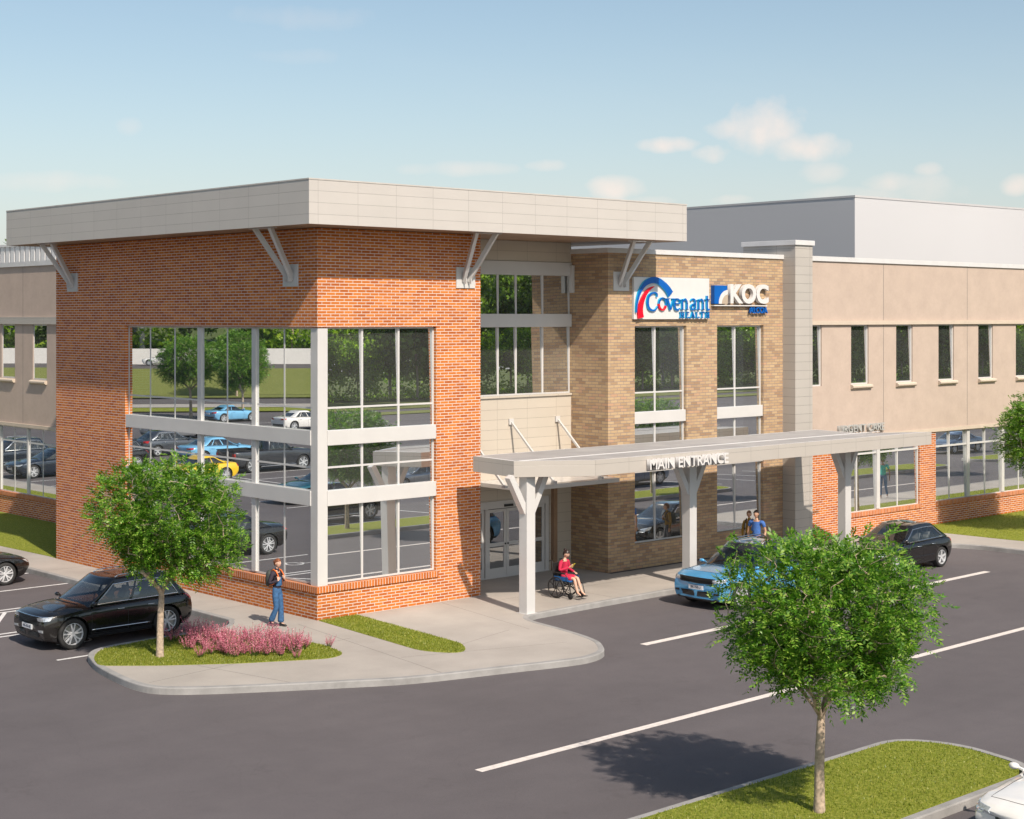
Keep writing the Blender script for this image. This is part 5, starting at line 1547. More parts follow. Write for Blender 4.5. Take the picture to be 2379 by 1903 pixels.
def hand_into(mb, w, d, n, s=1.0, curl=.5, m=0, side=1):
    """palm and five separate bent fingers from wrist w along d; n = back of the hand"""
    d = Vector(d).normalized(); n = Vector(n); n = (n-d*n.dot(d)).normalized(); t = d.cross(n)*side; w = Vector(w)
    rows = []
    for u, wd, th in ((-.01, .022, .020), (.02, .030, .018), (.05, .038, .016), (.08, .040, .013), (.088, .034, .009)):
        rows.append([tuple(w+d*u*s+t*(wd*math.cos(a)*s)+n*(th*math.sin(a)*s)) for a in np.linspace(0, 2*PI, 9)[:-1]])
    mb.grid(rows, m, closed=True)
    for k, (off, L) in enumerate(((-.029, .062), (-.010, .074), (.010, .080), (.029, .070))):
        p = w+d*.078*s+t*off*s; pts = [p]; dd = d.copy()
        for j, f in enumerate((.45, .32, .23)):
            ang = curl*(.6+.5*j); dd = (d*math.cos(ang)-n*math.sin(ang)); p = p+dd*L*f*s*1.0; pts.append(p)
        mb.tube(pts, [.0095*s, .009*s, .0082*s, .0062*s], 6, m)
    p = w+d*.025*s-t*.030*s
    mb.tube([p, p+(d*.6-t*.7-n*.2).normalized()*.034*s, p+(d*.6-t*.7-n*.2).normalized()*.034*s+(d*.9-t*.25-n*.35).normalized()*.030*s, p+(d*.6-t*.7-n*.2).normalized()*.034*s+(d*.9-t*.25-n*.35).normalized()*.052*s], [.012*s, .011*s, .0095*s, .007*s], 6, m)

def skin_m(name, c):
    m = plain(name, c, .5, var=.05); b = m.node_tree.nodes['Principled BSDF']
    b.inputs['Subsurface Weight'].default_value = .08; b.inputs['Subsurface Radius'].default_value = (.02, .008, .005); return m
M['skin'] = skin_m('light_skin', (.62, .38, .28)); M['skin_tan'] = skin_m('tan_skin', (.50, .29, .19)); M['skin_dark'] = skin_m('dark_skin', (.16, .075, .045))
M['eye'] = plain('eye_white', (.75, .73, .70), .2); M['pupil'] = plain('pupil_brow', (.05, .03, .02), .4); M['lips'] = plain('lips', (.45, .10, .09), .45)
def cloth(name, c, v=.10): return plain(name, c, .85, var=v, vscale=14, bmp=.4, bscale=28)
M['denim'] = cloth('blue_denim', (.035, .105, .235), .25); M['knit'] = cloth('dark_plum_knit', (.035, .025, .04)); M['red'] = cloth('red_dress_cloth', (.52, .02, .07))
M['tee'] = cloth('blue_tshirt_cloth', (.05, .14, .42)); M['mustard'] = cloth('mustard_jumper', (.25, .15, .025)); M['orange_p'] = cloth('rust_trousers', (.36, .13, .015))
M['greyp'] = cloth('grey_trousers', (.06, .06, .07)); M['teal_t'] = cloth('teal_tshirt', (.01, .34, .30)); M['strap'] = plain('orange_strap', (.75, .16, .02), .6)
M['shoe'] = plain('dark_shoe', (.02, .02, .022), .5); M['shoe_l'] = plain('light_shoe', (.55, .50, .48), .6); M['bagm'] = plain('dark_backpack', (.05, .055, .05), .7)
M['hair_r'] = plain('auburn_hair', (.20, .065, .025), .45, var=.3, vscale=30); M['hair_d'] = plain('dark_hair', (.022, .013, .012), .4, var=.3, vscale=30); M['hair_b'] = plain('short_brown_hair', (.13, .06, .03), .5, var=.3, vscale=30)

def person(label, loc, rz, P, skin, top, bottom, shoe, hair, hairm, h=1.70, group=None, female=True, sleeve='long', bottomkind='trousers', extras=None):
    """P: pose joints in metres for a 1.70 m figure facing +X"""
    root = thing('person', label, 'person', loc, rz, group); k = h/1.70; root.scale = (k, k, k)
    w = .155 if female else .185
    base = dict(pel=((0, 0, .93), (.105, .135)), sp=((.0, 0, 1.08), (.085, .105) if female else (.10, .125)), ch=((.0, 0, 1.26), (.10, .13) if female else (.115, .155)), nb=((-.01, 0, 1.40), .062), nk=((.0, 0, 1.475), .047), hb=((.01, 0, 1.54), .045))
    J = {n: [Vector(p), r] for n, (p, r) in base.items()}
    for n, p in P.get('spine', {}).items(): J[n][0] = Vector(p)
    E = [('pel', 'sp'), ('sp', 'ch'), ('ch', 'nb'), ('nb', 'nk'), ('nk', 'hb')]
    for s_, sg in (('l', 1), ('r', -1)):
        sh, el, wr = [Vector(q) for q in P['arm_'+s_]]
        J['sh'+s_] = [sh, .050 if female else .062]; J['el'+s_] = [el, .036 if female else .043]; J['wr'+s_] = [wr, .024 if female else .028]
        E += [('nb', 'sh'+s_), ('sh'+s_, 'el'+s_), ('el'+s_, 'wr'+s_)]
        hp, kn, an, toe = [Vector(q) for q in P['leg_'+s_]]
        J['hp'+s_] = [hp, .082]; J['th'+s_] = [(hp+kn)/2, .070]; J['kn'+s_] = [kn, .050]; J['ca'+s_] = [kn*.62+an*.38+Vector((-.012, 0, 0)), .052]; J['an'+s_] = [an, .034]; J['to'+s_] = [toe, .028]
        E += [('pel', 'hp'+s_), ('hp'+s_, 'th'+s_), ('th'+s_, 'kn'+s_), ('kn'+s_, 'ca'+s_), ('ca'+s_, 'an'+s_), ('an'+s_, 'to'+s_)]
    JB = {n: [p, r] for n, (p, r) in J.items()}
    for n, f_ in (('pel', .86), ('sp', .84), ('ch', .80), ('shl', .70), ('shr', .70), ('nb', .80), ('ell', .92), ('elr', .92)):
        r = JB[n][1]; JB[n] = [JB[n][0], tuple(x*f_ for x in r) if hasattr(r, '__len__') else r*f_]
    vs, fs = skinned(JB, E, 'pel')
    mb = MB(); mb.add(vs, fs, 0)
    hc = J['hb'][0]+Vector(P.get('headoff', (.018, 0, .085)))
    R = head_into(mb, hc, P.get('yaw', 0), P.get('pitch', 0), .98)
    for s_, sg in (('l', 1), ('r', -1)):
        wr = J['wr'+s_][0]; d, n_, cu = P.get('hand_'+s_, ((0, 0, -1), (0, sg, 0), .5)); hand_into(mb, wr, d, n_, .95 if female else 1.05, cu, 0, sg)
    body = mb.build('body', [skin, M['eye'], M['pupil'], M['lips']], root, smooth=True)
    # clothes follow the same skeleton, a little larger
    def wear(nm_, keys, grow, mat, ends=None, rt_='ch'):
        JJ = {n: [J[n][0].copy(), tuple(x+grow for x in (J[n][1] if hasattr(J[n][1], '__len__') else (J[n][1],)*2))] for n in keys}
        for n, (p, r) in (ends or {}).items(): JJ[n] = [Vector(p), r]
        EE = [e for e in E if e[0] in JJ and e[1] in JJ]+[tuple(e) for e in (ends and ends_e or [])]
        v_, f_ = skinned(JJ, EE, rt_); g = MB(); g.add(v_, f_); return g.build(nm_, mat, root, smooth=True)
    ends_e = []
    tk = ['pel', 'sp', 'ch', 'nb', 'shl', 'shr']
    if sleeve == 'long': tk += ['ell', 'elr', 'wrl', 'wrr']; tt = wear('jumper', tk, .014, top)
    else:
        e = {}; ends_e = []
        for s_ in 'lr': e['sl'+s_] = (J['sh'+s_][0]*.42+J['el'+s_][0]*.58, .050 if female else .056); ends_e.append(('sh'+s_, 'sl'+s_))
        tt = wear('tshirt', tk, .013, top, e)
    if P.get('collar'):
        g = MB(); g.tube([J['nb'][0]+Vector((0, 0, .02)), J['nk'][0], J['nk'][0]+Vector((.004, 0, .03))], [.060, .054, .052], 12); g.build('collar', top, tt, smooth=True)
    lo = {}; ends_e = []
    if bottomkind == 'trousers' or bottomkind == 'overalls':
        JJ = {}; EE = []
        JJ['pel'] = [J['pel'][0]+Vector((0, 0, .03)), (.120, .146)]; JJ['wa'] = [J['sp'][0]+Vector((0, 0, -.0)), (.102, .120) if female else (.115, .14)]; EE.append(('pel', 'wa'))
        wide = bottomkind == 'overalls'
        for s_ in 'lr':
            hp, kn, an = J['hp'+s_][0], J['kn'+s_][0], J['an'+s_][0]
            JJ['h'+s_] = [hp, .098]; JJ['m'+s_] = [(hp+kn)/2, .088]; JJ['k'+s_] = [kn, .072 if wide else .064]; JJ['c'+s_] = [(kn+an)/2, .080 if wide else .060]; JJ['a'+s_] = [an+Vector((0, 0, -.01 if wide else .02)), .094 if wide else .052]
            EE += [('pel', 'h'+s_), ('h'+s_, 'm'+s_), ('m'+s_, 'k'+s_), ('k'+s_, 'c'+s_), ('c'+s_, 'a'+s_)]
        v_, f_ = skinned(JJ, EE, 'pel'); g = MB(); g.add(v_, f_)
        if wide:   # bib and shoulder straps
            rows = [[(.105+.012*math.cos(y/.1*1.2)-abs(y)*.35, y, z) for y in np.linspace(-a, a, 9)] for z, a in ((1.06, .125), (1.14, .112), (1.22, .10), (1.28, .092))]
            rows2 = [[(x+.012, y, z) for x, y, z in r] for r in rows]
            g.grid(rows2); g.grid([r[::-1] for r in rows])
        g.build('dungarees' if wide else 'trousers', bottom, root, smooth=True)
    elif bottomkind == 'dress':
        JJ = {}; EE = []
        JJ['pel'] = [J['pel'][0]+Vector((0, 0, .02)), (.125, .150)]; JJ['wa'] = [J['sp'][0], (.10, .118)]; EE.append(('pel', 'wa'))
        for s_ in 'lr':
            hp, kn = J['hp'+s_][0], J['kn'+s_][0]; JJ['h'+s_] = [hp, .105]; JJ['m'+s_] = [(hp+kn)/2, .098]; JJ['k'+s_] = [hp*.12+kn*.88+Vector((0, 0, -.0)), .090]
            EE += [('pel', 'h'+s_), ('h'+s_, 'm'+s_), ('m'+s_, 'k'+s_)]
        v_, f_ = skinned(JJ, EE, 'pel'); g = MB(); g.add(v_, f_); g.build('skirt', bottom, root, smooth=True)
    if shoe:
        for s_ in 'lr':
            an, toe = J['an'+s_][0], J['to'+s_][0]; d = (toe-an); dd = Vector((d.x, d.y, 0)).normalized()
            g = MB(); heel = an-dd*.045; rows = []
            fl_ = toe-an; 
            for t, wd, hh in ((0, .022, .05), (.08, .034, .075), (.30, .038, .085), (.55, .040, .062), (.8, .044, .045), (.95, .036, .036), (1.0, .018, .028)):
                c = heel+(toe+dd*.045-heel)*t; z0_ = (an.z-.062)+(toe.z-.022-(an.z-.062))*t; sdv = Vector((-dd.y, dd.x, 0))
                rows.append([(c.x+sdv.x*wd*math.cos(a), c.y+sdv.y*wd*math.cos(a), z0_+hh*.5+hh*.5*math.sin(a)) for a in np.linspace(0, 2*PI, 11)[:-1]])
            g.grid(rows, closed=True); g.f.append(tuple(range(9, -1, -1))); g.m.append(0); g.f.append(tuple(60+i for i in range(10))); g.m.append(0)
            g.build('shoe', shoe, root, smooth=True)
    # hair: a shell over the skull, open at the face
    g = MB(); rows = []
    for i in range(11):
        t = PI*.66*i/10; row = []
        for q in range(20):
            a = 2*PI*q/20; x = math.cos(a)*math.sin(t); y = math.sin(a)*math.sin(t); z = math.cos(t)
            fr_ = max(0, x)
            rr_ = 1.0+.03*math.sin(q*2.3+i)
            v = Vector((x*.108*rr_-.010, y*.086*rr_, z*.130+.004))
            if x > .15 and z < .55: v = Vector((min(v.x, .085), v.y, max(v.z, .062+.02*abs(math.sin(a))*0)))
            if abs(y) > .55 and x > -.1 and z < 0.0: v.z = max(v.z, .0)
            row.append(tuple(hc+R @ v))
        rows.append(row)
    g.grid(rows, closed=True)
    if hair == 'bun': g.ball(hc+R @ Vector((-.095, 0, .095)), .045, 10, 7)
    if hair == 'bunlow': g.ball(hc+R @ Vector((-.118, 0, .035)), .042, 10, 7); g.ball(hc+R @ Vector((-.10, 0, -.01)), .05, 10, 7, 0, (.7, 1, 1))
    g.build('hair', hairm, root, smooth=True)
    if extras: extras(root, J, hc, R)
    return root

def backpack(root, mat, strapm, J, sc=1.0):
    g = MB(); rows = []
    for z, a, b in ((1.02, .05, .09), (1.05, .085, .14), (1.2, .10, .15), (1.36, .085, .14), (1.44, .05, .10)):
        rows.append([(-.20+a*math.copysign(abs(math.cos(t))**.6, math.cos(t)), b*math.copysign(abs(math.sin(t))**.6, math.sin(t)), z) for t in np.linspace(0, 2*PI, 17)[:-1]])
    g.grid(rows, closed=True); g.f.append(tuple(range(15, -1, -1))); g.m.append(0); g.f.append(tuple(64+i for i in range(16))); g.m.append(0)
    bp = thing('backpack', None, None); bp.parent = root; g.build('bag', mat, bp, smooth=True)
    for sg in (-1, 1):
        g = MB(); pts = [(-.12, sg*.09, 1.42), (-.03, sg*.105, 1.475), (.06, sg*.11, 1.43), (.125, sg*.115, 1.33), (.11, sg*.135, 1.20), (-.02, sg*.16, 1.10), (-.14, sg*.13, 1.06)]
        g.tube(pts, .016, 6); g.build('shoulder_strap', strapm, bp, smooth=True)

def hip(y=.085): return .90
stand_l = lambda dx=0, dz=0: [(0, .085, .90), (.03, .09, .49), (-.02, .09, .085), (.12, .10, .03)]
# woman in dungarees walking, hands up at the straps of her backpack
walk = dict(arm_l=[(-.01, .165, 1.385), (-.06, .25, 1.13), (.145, .135, 1.21)], arm_r=[(-.01, -.165, 1.385), (-.06, -.25, 1.13), (.145, -.135, 1.21)],
    hand_l=((-.1, -.15, 1), (.9, .35, .1), 1.3), hand_r=((-.1, .15, 1), (.9, -.35, .1), 1.3),
    leg_l=[(0, .08, .90), (.07, .075, .50), (.07, .07, .085), (.20, .075, .03)], leg_r=[(0, -.08, .90), (.04, -.075, .49), (-.15, -.06, .13), (-.04, -.065, .045)], yaw=-.15, collar=True)
person('woman in blue dungarees and dark turtleneck with orange backpack straps walking past the brick corner', (-1.20, .10, 0), -1.25, walk, M['skin'], M['knit'], M['denim'], M['shoe'], 'bunlow', M['hair_r'], 1.70,
       bottomkind='overalls', extras=lambda r, J, hc, R: backpack(r, M['bagm'], M['strap'], J))
# man in the blue T-shirt
man = dict(arm_l=[(-.01, .20, 1.40), (-.05, .27, 1.12), (.10, .26, .90)], arm_r=[(-.01, -.20, 1.40), (-.03, -.28, 1.13), (-.02, -.27, .87)],
    hand_l=((.4, 0, -1), (.2, 1, 0), .5), hand_r=((0, 0, -1), (0, -1, 0), .5), leg_l=[(0, .095, .90), (.14, .09, .50), (.14, .09, .085), (.28, .10, .03)], leg_r=[(0, -.095, .90), (-.02, -.09, .49), (-.20, -.09, .12), (-.08, -.10, .04)], yaw=.15)
person('dark haired man in blue T-shirt and rust trousers under the canopy behind the blue SUV', (15.35, -2.25, 0), PI+.25, man, M['skin_tan'], M['tee'], M['orange_p'], M['shoe'], 'short', M['hair_d'], 1.82, female=False, sleeve='short')
wm2 = dict(arm_l=[(-.01, .165, 1.385), (-.03, .24, 1.13), (.13, .12, 1.22)], arm_r=[(-.01, -.165, 1.385), (-.03, -.23, 1.12), (.03, -.22, .90)],
    hand_l=((0, -.15, 1), (.9, .3, .1), 1.2), leg_l=[(0, .085, .90), (.08, .085, .50), (.06, .085, .085), (.19, .09, .03)], leg_r=[(0, -.085, .90), (-.03, -.085, .49), (-.14, -.085, .10), (-.02, -.09, .04)], yaw=.2, collar=True)
person('short haired woman in mustard jumper with a backpack beside the man in blue', (16.15, -1.30, 0), PI+.45, wm2, M['skin_tan'], M['mustard'], M['greyp'], M['shoe'], 'short', M['hair_b'], 1.66,
       extras=lambda r, J, hc, R: backpack(r, M['bagm'], M['shoe'], J))
person('man in teal T-shirt and jeans on the pavement, mirrored in the right wing window', (37.6, -8.0, 0), PI-.3, man, M['skin_dark'], M['teal_t'], M['denim'], M['shoe_l'], 'short', M['hair_d'], 1.80, female=False, sleeve='short')
# woman in the wheelchair
sit = dict(spine=dict(pel=(0, 0, .60), sp=(.0, 0, .74), ch=(.02, 0, .92), nb=(.01, 0, 1.06), nk=(.035, 0, 1.13), hb=(.055, 0, 1.185)), headoff=(.030, 0, .080), pitch=.42, yaw=.05,
    arm_l=[(.01, .16, 1.045), (.0, .235, .80), (.25, .16, .74)], arm_r=[(.01, -.16, 1.045), (.02, -.235, .80), (.26, -.08, .90)],
    hand_l=((1, -.4, -.15), (0, .2, 1), .4), hand_r=((.8, .35, .45), (.2, -.6, -.6), .9),
    leg_l=[(.04, .085, .575), (.44, .075, .60), (.62, .06, .20), (.74, .06, .135)], leg_r=[(.04, -.085, .575), (.44, -.07, .585), (.56, -.07, .19), (.68, -.08, .125)])
def phone(root, J, hc, R):
    g = MB(); g.box(-.004, .004, -.037, .037, -.075, .075); o = bevel(g.build('x', plain('yellow_phone', (.75, .62, .02), .4), None), .003); o.name = 'mobile_phone'; return o
seated = person('woman in red dress with dark hair bun sitting in the wheelchair', (7.31, -1.78, 0), -PI/2+.12, sit, M['skin'], M['red'], M['red'], None, 'bun', M['hair_d'], 1.66, bottomkind='dress')
ph = phone(seated, None, None, None); setp(ph, 'small yellow mobile phone in the hand of the seated woman in red', 'phone')
k_ = 1.66/1.70; Rz = Matrix.Rotation(-PI/2+.12, 3, 'Z'); ph.location = Vector((7.31, -1.78, 0))+Rz @ (Vector((.365, -.03, .965))*k_); ph.rotation_euler = (0, .75, -PI/2+.12)
WC = thing('wheelchair', 'black wheelchair with blue seat under the canopy by the first post', 'wheelchair', (7.31, -1.78, 0), -PI/2+.12)
M['blueseat'] = cloth('blue_seat_cloth', (.01, .09, .28))
for sg in (-1, 1):
    wh = thing('wheel', None, None, (-.05, sg*.305, .305)); wh.parent = WC
    g = MB(); g.tube([(.285*math.cos(t), 0, .285*math.sin(t)) for t in np.linspace(0, 2*PI, 33)[:-1]], .019, 7, closed=True); g.build('tyre', M['black'], wh, smooth=True)
    g = MB()
    for k in range(8): a = 2*PI*k/8+.2; g.bar((.03*math.cos(a), 0, .03*math.sin(a)), (.275*math.cos(a), 0, .275*math.sin(a)), .022, .012, up=(0, 1, 0))
    g.lathe([(0, .03*sg), (.035, .03*sg), (.035, -.03*sg), (0, -.03*sg)], 12, (0, 0, 0), 'y'); g.build('rim', M['black'], wh)
    g = MB(); g.tube([(.25*math.cos(t), sg*.04, .25*math.sin(t)) for t in np.linspace(0, 2*PI, 29)[:-1]], .009, 6, closed=True); g.build('push_ring', M['black'], wh, smooth=True)
    ca = thing('caster', None, None, (.42, sg*.24, .095)); ca.parent = WC
    g = MB(); g.tube([(.075*math.cos(t), 0, .075*math.sin(t)) for t in np.linspace(0, 2*PI, 17)[:-1]], .018, 6, closed=True); g.lathe([(0, .012), (.06, .012), (.06, -.012), (0, -.012)], 12, (0, 0, 0), 'y'); g.build('tyre', M['black'], ca, smooth=True)
    MB().tube([(0, .03*sg, 0), (-.02, .03*sg, .11), (-.04, 0, .14), (-.04, 0, .24)], .010, 6).build('fork', M['black'], ca, smooth=True)
    g = MB()
    g.tube([(-.36, sg*.235, 1.02), (-.27, sg*.235, 1.04), (-.24, sg*.235, 1.0), (-.20, sg*.235, .50), (-.20, sg*.235, .26)], .013, 7)
    g.tube([(-.2, sg*.235, .48), (.38, sg*.235, .48), (.50, sg*.22, .40), (.62, sg*.17, .13)], .012, 7); g.tube([(-.2, sg*.235, .26), (.38, sg*.235, .26), (.38, sg*.235, .48)], .012, 7)
    g.tube([(-.2, sg*.25, .70), (.22, sg*.25, .70), (.28, sg*.25, .66), (.28, sg*.25, .48)], .012, 7); g.build('side_frame', M['black'], WC, smooth=True)
    bevel(MB().box(-.14, .24, sg*.25-.03, sg*.25+.03, .705, .735).build('armrest', M['black'], WC), .01)
    bevel(MB().box(.56, .74, sg*.10-.065, sg*.10+.065, .085, .10).build('footrest', M['black'], WC), .004)
    MB().box(-.16, .34, min(sg*.245, sg*.255), max(sg*.245, sg*.255), .50, .62).build('skirt_guard', M['blueseat'], WC)
bevel(MB().box(-.19, .38, -.225, .225, .47, .52).build('seat', M['blueseat'], WC), .02, 3)
bevel(MB().box(-.235, -.20, -.22, .22, .52, .98).build('backrest', M['black'], WC), .01)
g = MB(); g.tube([(.1, -.23, .28), (.1, .23, .46)], .010, 6); g.tube([(.1, .23, .28), (.1, -.23, .46)], .010, 6); g.build('cross_brace', M['black'], WC, smooth=True)
# ------------------------------------------------------------------ signs
M['sign_blue'] = plain('sign_blue', (.0, .10, .42), .35, var=.03); M['sign_edge'] = plain('sign_light_blue', (.0, .42, .72), .35, var=.02)
M['sign_red'] = plain('sign_red', (.72, .0, .02), .35, var=.03); M['letter'] = plain('white_letter', (.62, .605, .60), .4, var=.02); M['letter_g'] = plain('grey_letter', (.40, .40, .39), .4)
def strokes(mb, pts, ws, x0, z0, s, y0, y1, m=(0, 1), n=8):
    """a pen stroke of varying width, extruded from y0 (wall side) to y1 (front); m = face and edge material"""
    P = arc_pts(pts, n) if len(pts) > 2 else [pts[0], pts[1]]
    W = [float(np.interp(i/(len(P)-1)*(len(ws)-1), range(len(ws)), ws)) for i in range(len(P))]
    P = [Vector(p) for p in P]; L = []; R = []
    for i, p in enumerate(P):
        d = (P[min(i+1, len(P)-1)]-P[max(i-1, 0)]).normalized(); nn = Vector((-d.y, d.x))
        a = p+nn*W[i]/2; b = p-nn*W[i]/2; L.append((x0+a.x*s, z0+a.y*s)); R.append((x0+b.x*s, z0+b.y*s))
    for i in range(len(P)-1):
        a, b, c, d = R[i], R[i+1], L[i+1], L[i]
        mb.quad((a[0], y1, a[1]), (b[0], y1, b[1]), (c[0], y1, c[1]), (d[0], y1, d[1]), m[0])
        mb.quad((a[0], y0, a[1]), (b[0], y0, b[1]), (b[0], y1, b[1]), (a[0], y1, a[1]), m[1]); mb.quad((c[0], y0, c[1]), (d[0], y0, d[1]), (d[0], y1, d[1]), (c[0], y1, c[1]), m[1])
    for (a, d) in ((R[0], L[0]), (L[-1], R[-1])): mb.quad((d[0], y0, d[1]), (a[0], y0, a[1]), (a[0], y1, a[1]), (d[0], y1, d[1]), m[1])

SG = thing('wall_sign', 'white panel sign with blue and red arcs reading Covenant HEALTH on the tan brick', 'sign', (14.16, YT, 8.58))
bx, bz = 14.16, 8.58
pa = MB(); pa.box(12.35-bx, 15.97-bx, -.10, -.002, 7.91-bz, 9.25-bz); bevel(pa.build('sign_panel', M['letter'], SG), .006)
yb, yf = -.10, -.165
g = MB()   # the big blue arc: one tapering crescent
def S2(pts, ws, mm, gg, n=8, f0=yb, f1=yf): strokes(gg, [(x-bx, z-bz) for x, z in pts], ws, 0, 0, 1, f0, f1, mm, n)
S2([(12.40, 8.12), (12.43, 8.42), (12.55, 8.75), (12.78, 9.02), (13.10, 9.15), (13.40, 9.14), (13.68, 9.01), (13.88, 8.86), (14.01, 8.71)], [.05, .08, .12, .16, .19, .20, .22, .24, .27], (0, 1), g)
g.build('blue_arc', [M['sign_blue'], M['sign_edge']], SG)
g = MB(); S2([(12.615, 7.95), (12.585, 8.18), (12.66, 8.45), (12.82, 8.70), (13.00, 8.86), (13.24, 8.96)], [.26, .23, .17, .12, .08, .01], (0, 0), g); g.build('red_arc', [M['sign_red']], SG)
# "Covenant", drawn as pen strokes with thick stems and small serifs
g = MB(); gr = MB(); blu = (0, 1)
S2([(13.36, 8.62), (13.36, 8.72), (13.20, 8.755), (13.00, 8.66), (12.93, 8.46), (12.98, 8.27), (13.15, 8.19), (13.30, 8.22), (13.39, 8.32)], [.05, .05, .05, .08, .10, .09, .06, .05, .03], blu, g)
def ell(cx, cz, rx, rz, a0, a1, n): return [(cx+rx*math.cos(t), cz+rz*math.sin(t)) for t in np.linspace(a0, a1, n)]
S2(ell(13.63, 8.40, .17, .19, -.35, PI, 9), [.05, .06, .07, .05, .04, .05, .06, .07, .07], blu, g)
S2(ell(13.63, 8.40, .17, .19, PI, 2*PI-.35, 9), [.07, .07, .07, .06, .05, .05, .05, .06, .06], (0, 0), gr)
zb_, zx = 8.215, 8.555
S2([(13.86, zx), (14.00, zb_)], [.085, .085], blu, g); S2([(14.14, zx), (14.02, zb_)], [.04, .05], blu, g); S2([(13.66, zx+.012), (13.98, zx+.012)], [.028, .028], blu, g); S2([(14.07, zx+.012), (14.30, zx+.012)], [.028, .028], blu, g)
S2([(14.22, 8.42), (14.44, 8.42), (14.44, 8.52), (14.33, 8.565), (14.23, 8.52), (14.20, 8.38), (14.24, 8.25), (14.35, 8.21), (14.46, 8.26)], [.03, .04, .04, .04, .07, .09, .08, .05, .03], blu, g)
def stem(x, z0_=zb_, z1_=zx, w_=.07, serif=True, top_=True):
    S2([(x, z0_), (x, z1_)], [w_, w_], blu, g)
    if serif: S2([(x-.065, z0_+.010), (x+.065, z0_+.010)], [.024, .024], blu, g)
    if top_: S2([(x-.075, z1_-.025), (x, z1_-.005)], [.02, .035], blu, g)
def narch(x, w_):
    stem(x); S2([(x+.02, zx-.08), (x+.08, zx-.015), (x+.15, zx+.0), (x+w_-.01, zx-.07), (x+w_, zx-.14)], [.03, .05, .06, .06, .07], blu, g); stem(x+w_, zb_, zx-.12, .07, True, False)
narch(14.58, .22)
S2([(15.0, 8.50), (15.05, 8.56), (15.14, 8.56), (15.20, 8.49), (15.20, 8.26)], [.05, .04, .05, .07, .07], blu, g); S2([(15.20, 8.40), (15.08, 8.385), (15.01, 8.31), (15.06, 8.22), (15.19, 8.27)], [.04, .05, .07, .06, .03], blu, g); S2([(15.19, 8.235), (15.28, 8.225)], [.04, .025], blu, g)
narch(15.38, .22)
S2([(15.80, 8.68), (15.80, 8.30), (15.84, 8.22), (15.94, 8.24)], [.07, .07, .06, .03], blu, g); S2([(15.69, zx+.0), (15.95, zx+.0)], [.03, .03], blu, g)
g.build('lettering', [M['sign_blue'], M['sign_edge']], SG); gr.build('red_o', [M['sign_red']], SG)
g = MB()
hz0, hz1 = 7.945, 8.145
def lt(ch, x):
    def st_(a, b, w_=.042): strokes(g, [(x+a[0]-bx, hz0+a[1]*(hz1-hz0)-bz), (x+b[0]-bx, hz0+b[1]*(hz1-hz0)-bz)], [w_, w_], 0, 0, 1, yb, yf, blu)
    def sf(xx, z): st_((xx-.045, .05 if z == 0 else .95), (xx+.045, .05 if z == 0 else .95), .02)
    if ch == 'H': st_((.04, 0), (.04, 1)); st_((.17, 0), (.17, 1)); st_((.04, .5), (.17, .5), .03); [sf(a, b) for a in (.04, .17) for b in (0, 1)]
    if ch == 'E': st_((.04, 0), (.04, 1)); st_((.02, .95), (.17, .95), .025); st_((.04, .5), (.14, .5), .025); st_((.02, .05), (.18, .05), .025); st_((.165, .8), (.165, 1), .015); st_((.175, 0), (.175, .22), .015)
    if ch == 'A': st_((.10, 1), (.19, 0), .055); st_((.10, 1), (.02, 0), .025); st_((.06, .35), (.16, .35), .022); sf(.02, 0); sf(.19, 0)
    if ch == 'L': st_((.04, 0), (.04, 1)); st_((.02, .05), (.17, .05), .025); st_((.165, 0), (.165, .25), .018); sf(.04, 1)
    if ch == 'T': st_((.09, 0), (.09, 1)); st_((0, .95), (.18, .95), .028); st_((.005, .78), (.005, 1), .018); st_((.175, .78), (.175, 1), .018); sf(.09, 0)
for ch, x in zip('HEALTH', (14.46, 14.73, 14.97, 15.24, 15.46, 15.71)): lt(ch, x)
g.build('lettering', [M['sign_blue'], M['sign_edge']], SG)
# KOC / ALCOA
KS = thing('wall_sign', 'blue square logo with white KOC letters over small blue ALCOA letters', 'sign', (17.57, YT, 8.55))
kx, kz = 17.57, 8.55
g = MB(); g.box(16.16-kx, 16.81-kx, -.16, -.002, 8.42-kz, 9.03-kz); g.build('blue_square', M['sign_blue'], KS)
g = MB(); c0 = (16.83, 8.42); rows = []
q = [(c0[0]-kx-.46*math.cos(t), c0[1]-kz+.46*math.sin(t)) for t in np.linspace(0, PI/2, 12)]; qi = [(c0[0]-kx-.31*math.cos(t), c0[1]-kz+.31*math.sin(t)) for t in np.linspace(0, PI/2, 12)]
for a, b, c, d in zip(q, q[1:], qi[1:], qi): g.quad((a[0], -.175, a[1]), (d[0], -.175, d[1]), (c[0], -.175, c[1]), (b[0], -.175, b[1])); g.quad((a[0], -.1, a[1]), (a[0], -.175, a[1]), (b[0], -.175, b[1]), (b[0], -.1, b[1]))
g.build('white_quarter_ring', M['letter'], KS)
g = MB(); v = [(c0[0]-kx, -.170, c0[1]-kz)]+[(x, -.170, z) for x, z in qi]; g.add(v, [tuple(range(len(v)))]); g.build('tan_quarter_disc', plain('tan_face', (.42, .34, .26), .6), KS)
RX = Matrix.Rotation(PI/2, 3, 'X')
text_obj('white_letters', 'KOC', .86, .13, M['letter'], KS, (17.97-kx, -.10, 8.725-kz), RX, .030, 1.10)
text_obj('blue_letters', 'ALCOA', .285, .07, M['sign_blue'], KS, (18.52-kx, -.09, 8.20-kz), RX, .006, 1.0)
MB().box(16.17-kx, 18.95-kx, -.14, -.01, 8.345-kz, 8.38-kz).build('underline', M['letter'], KS)
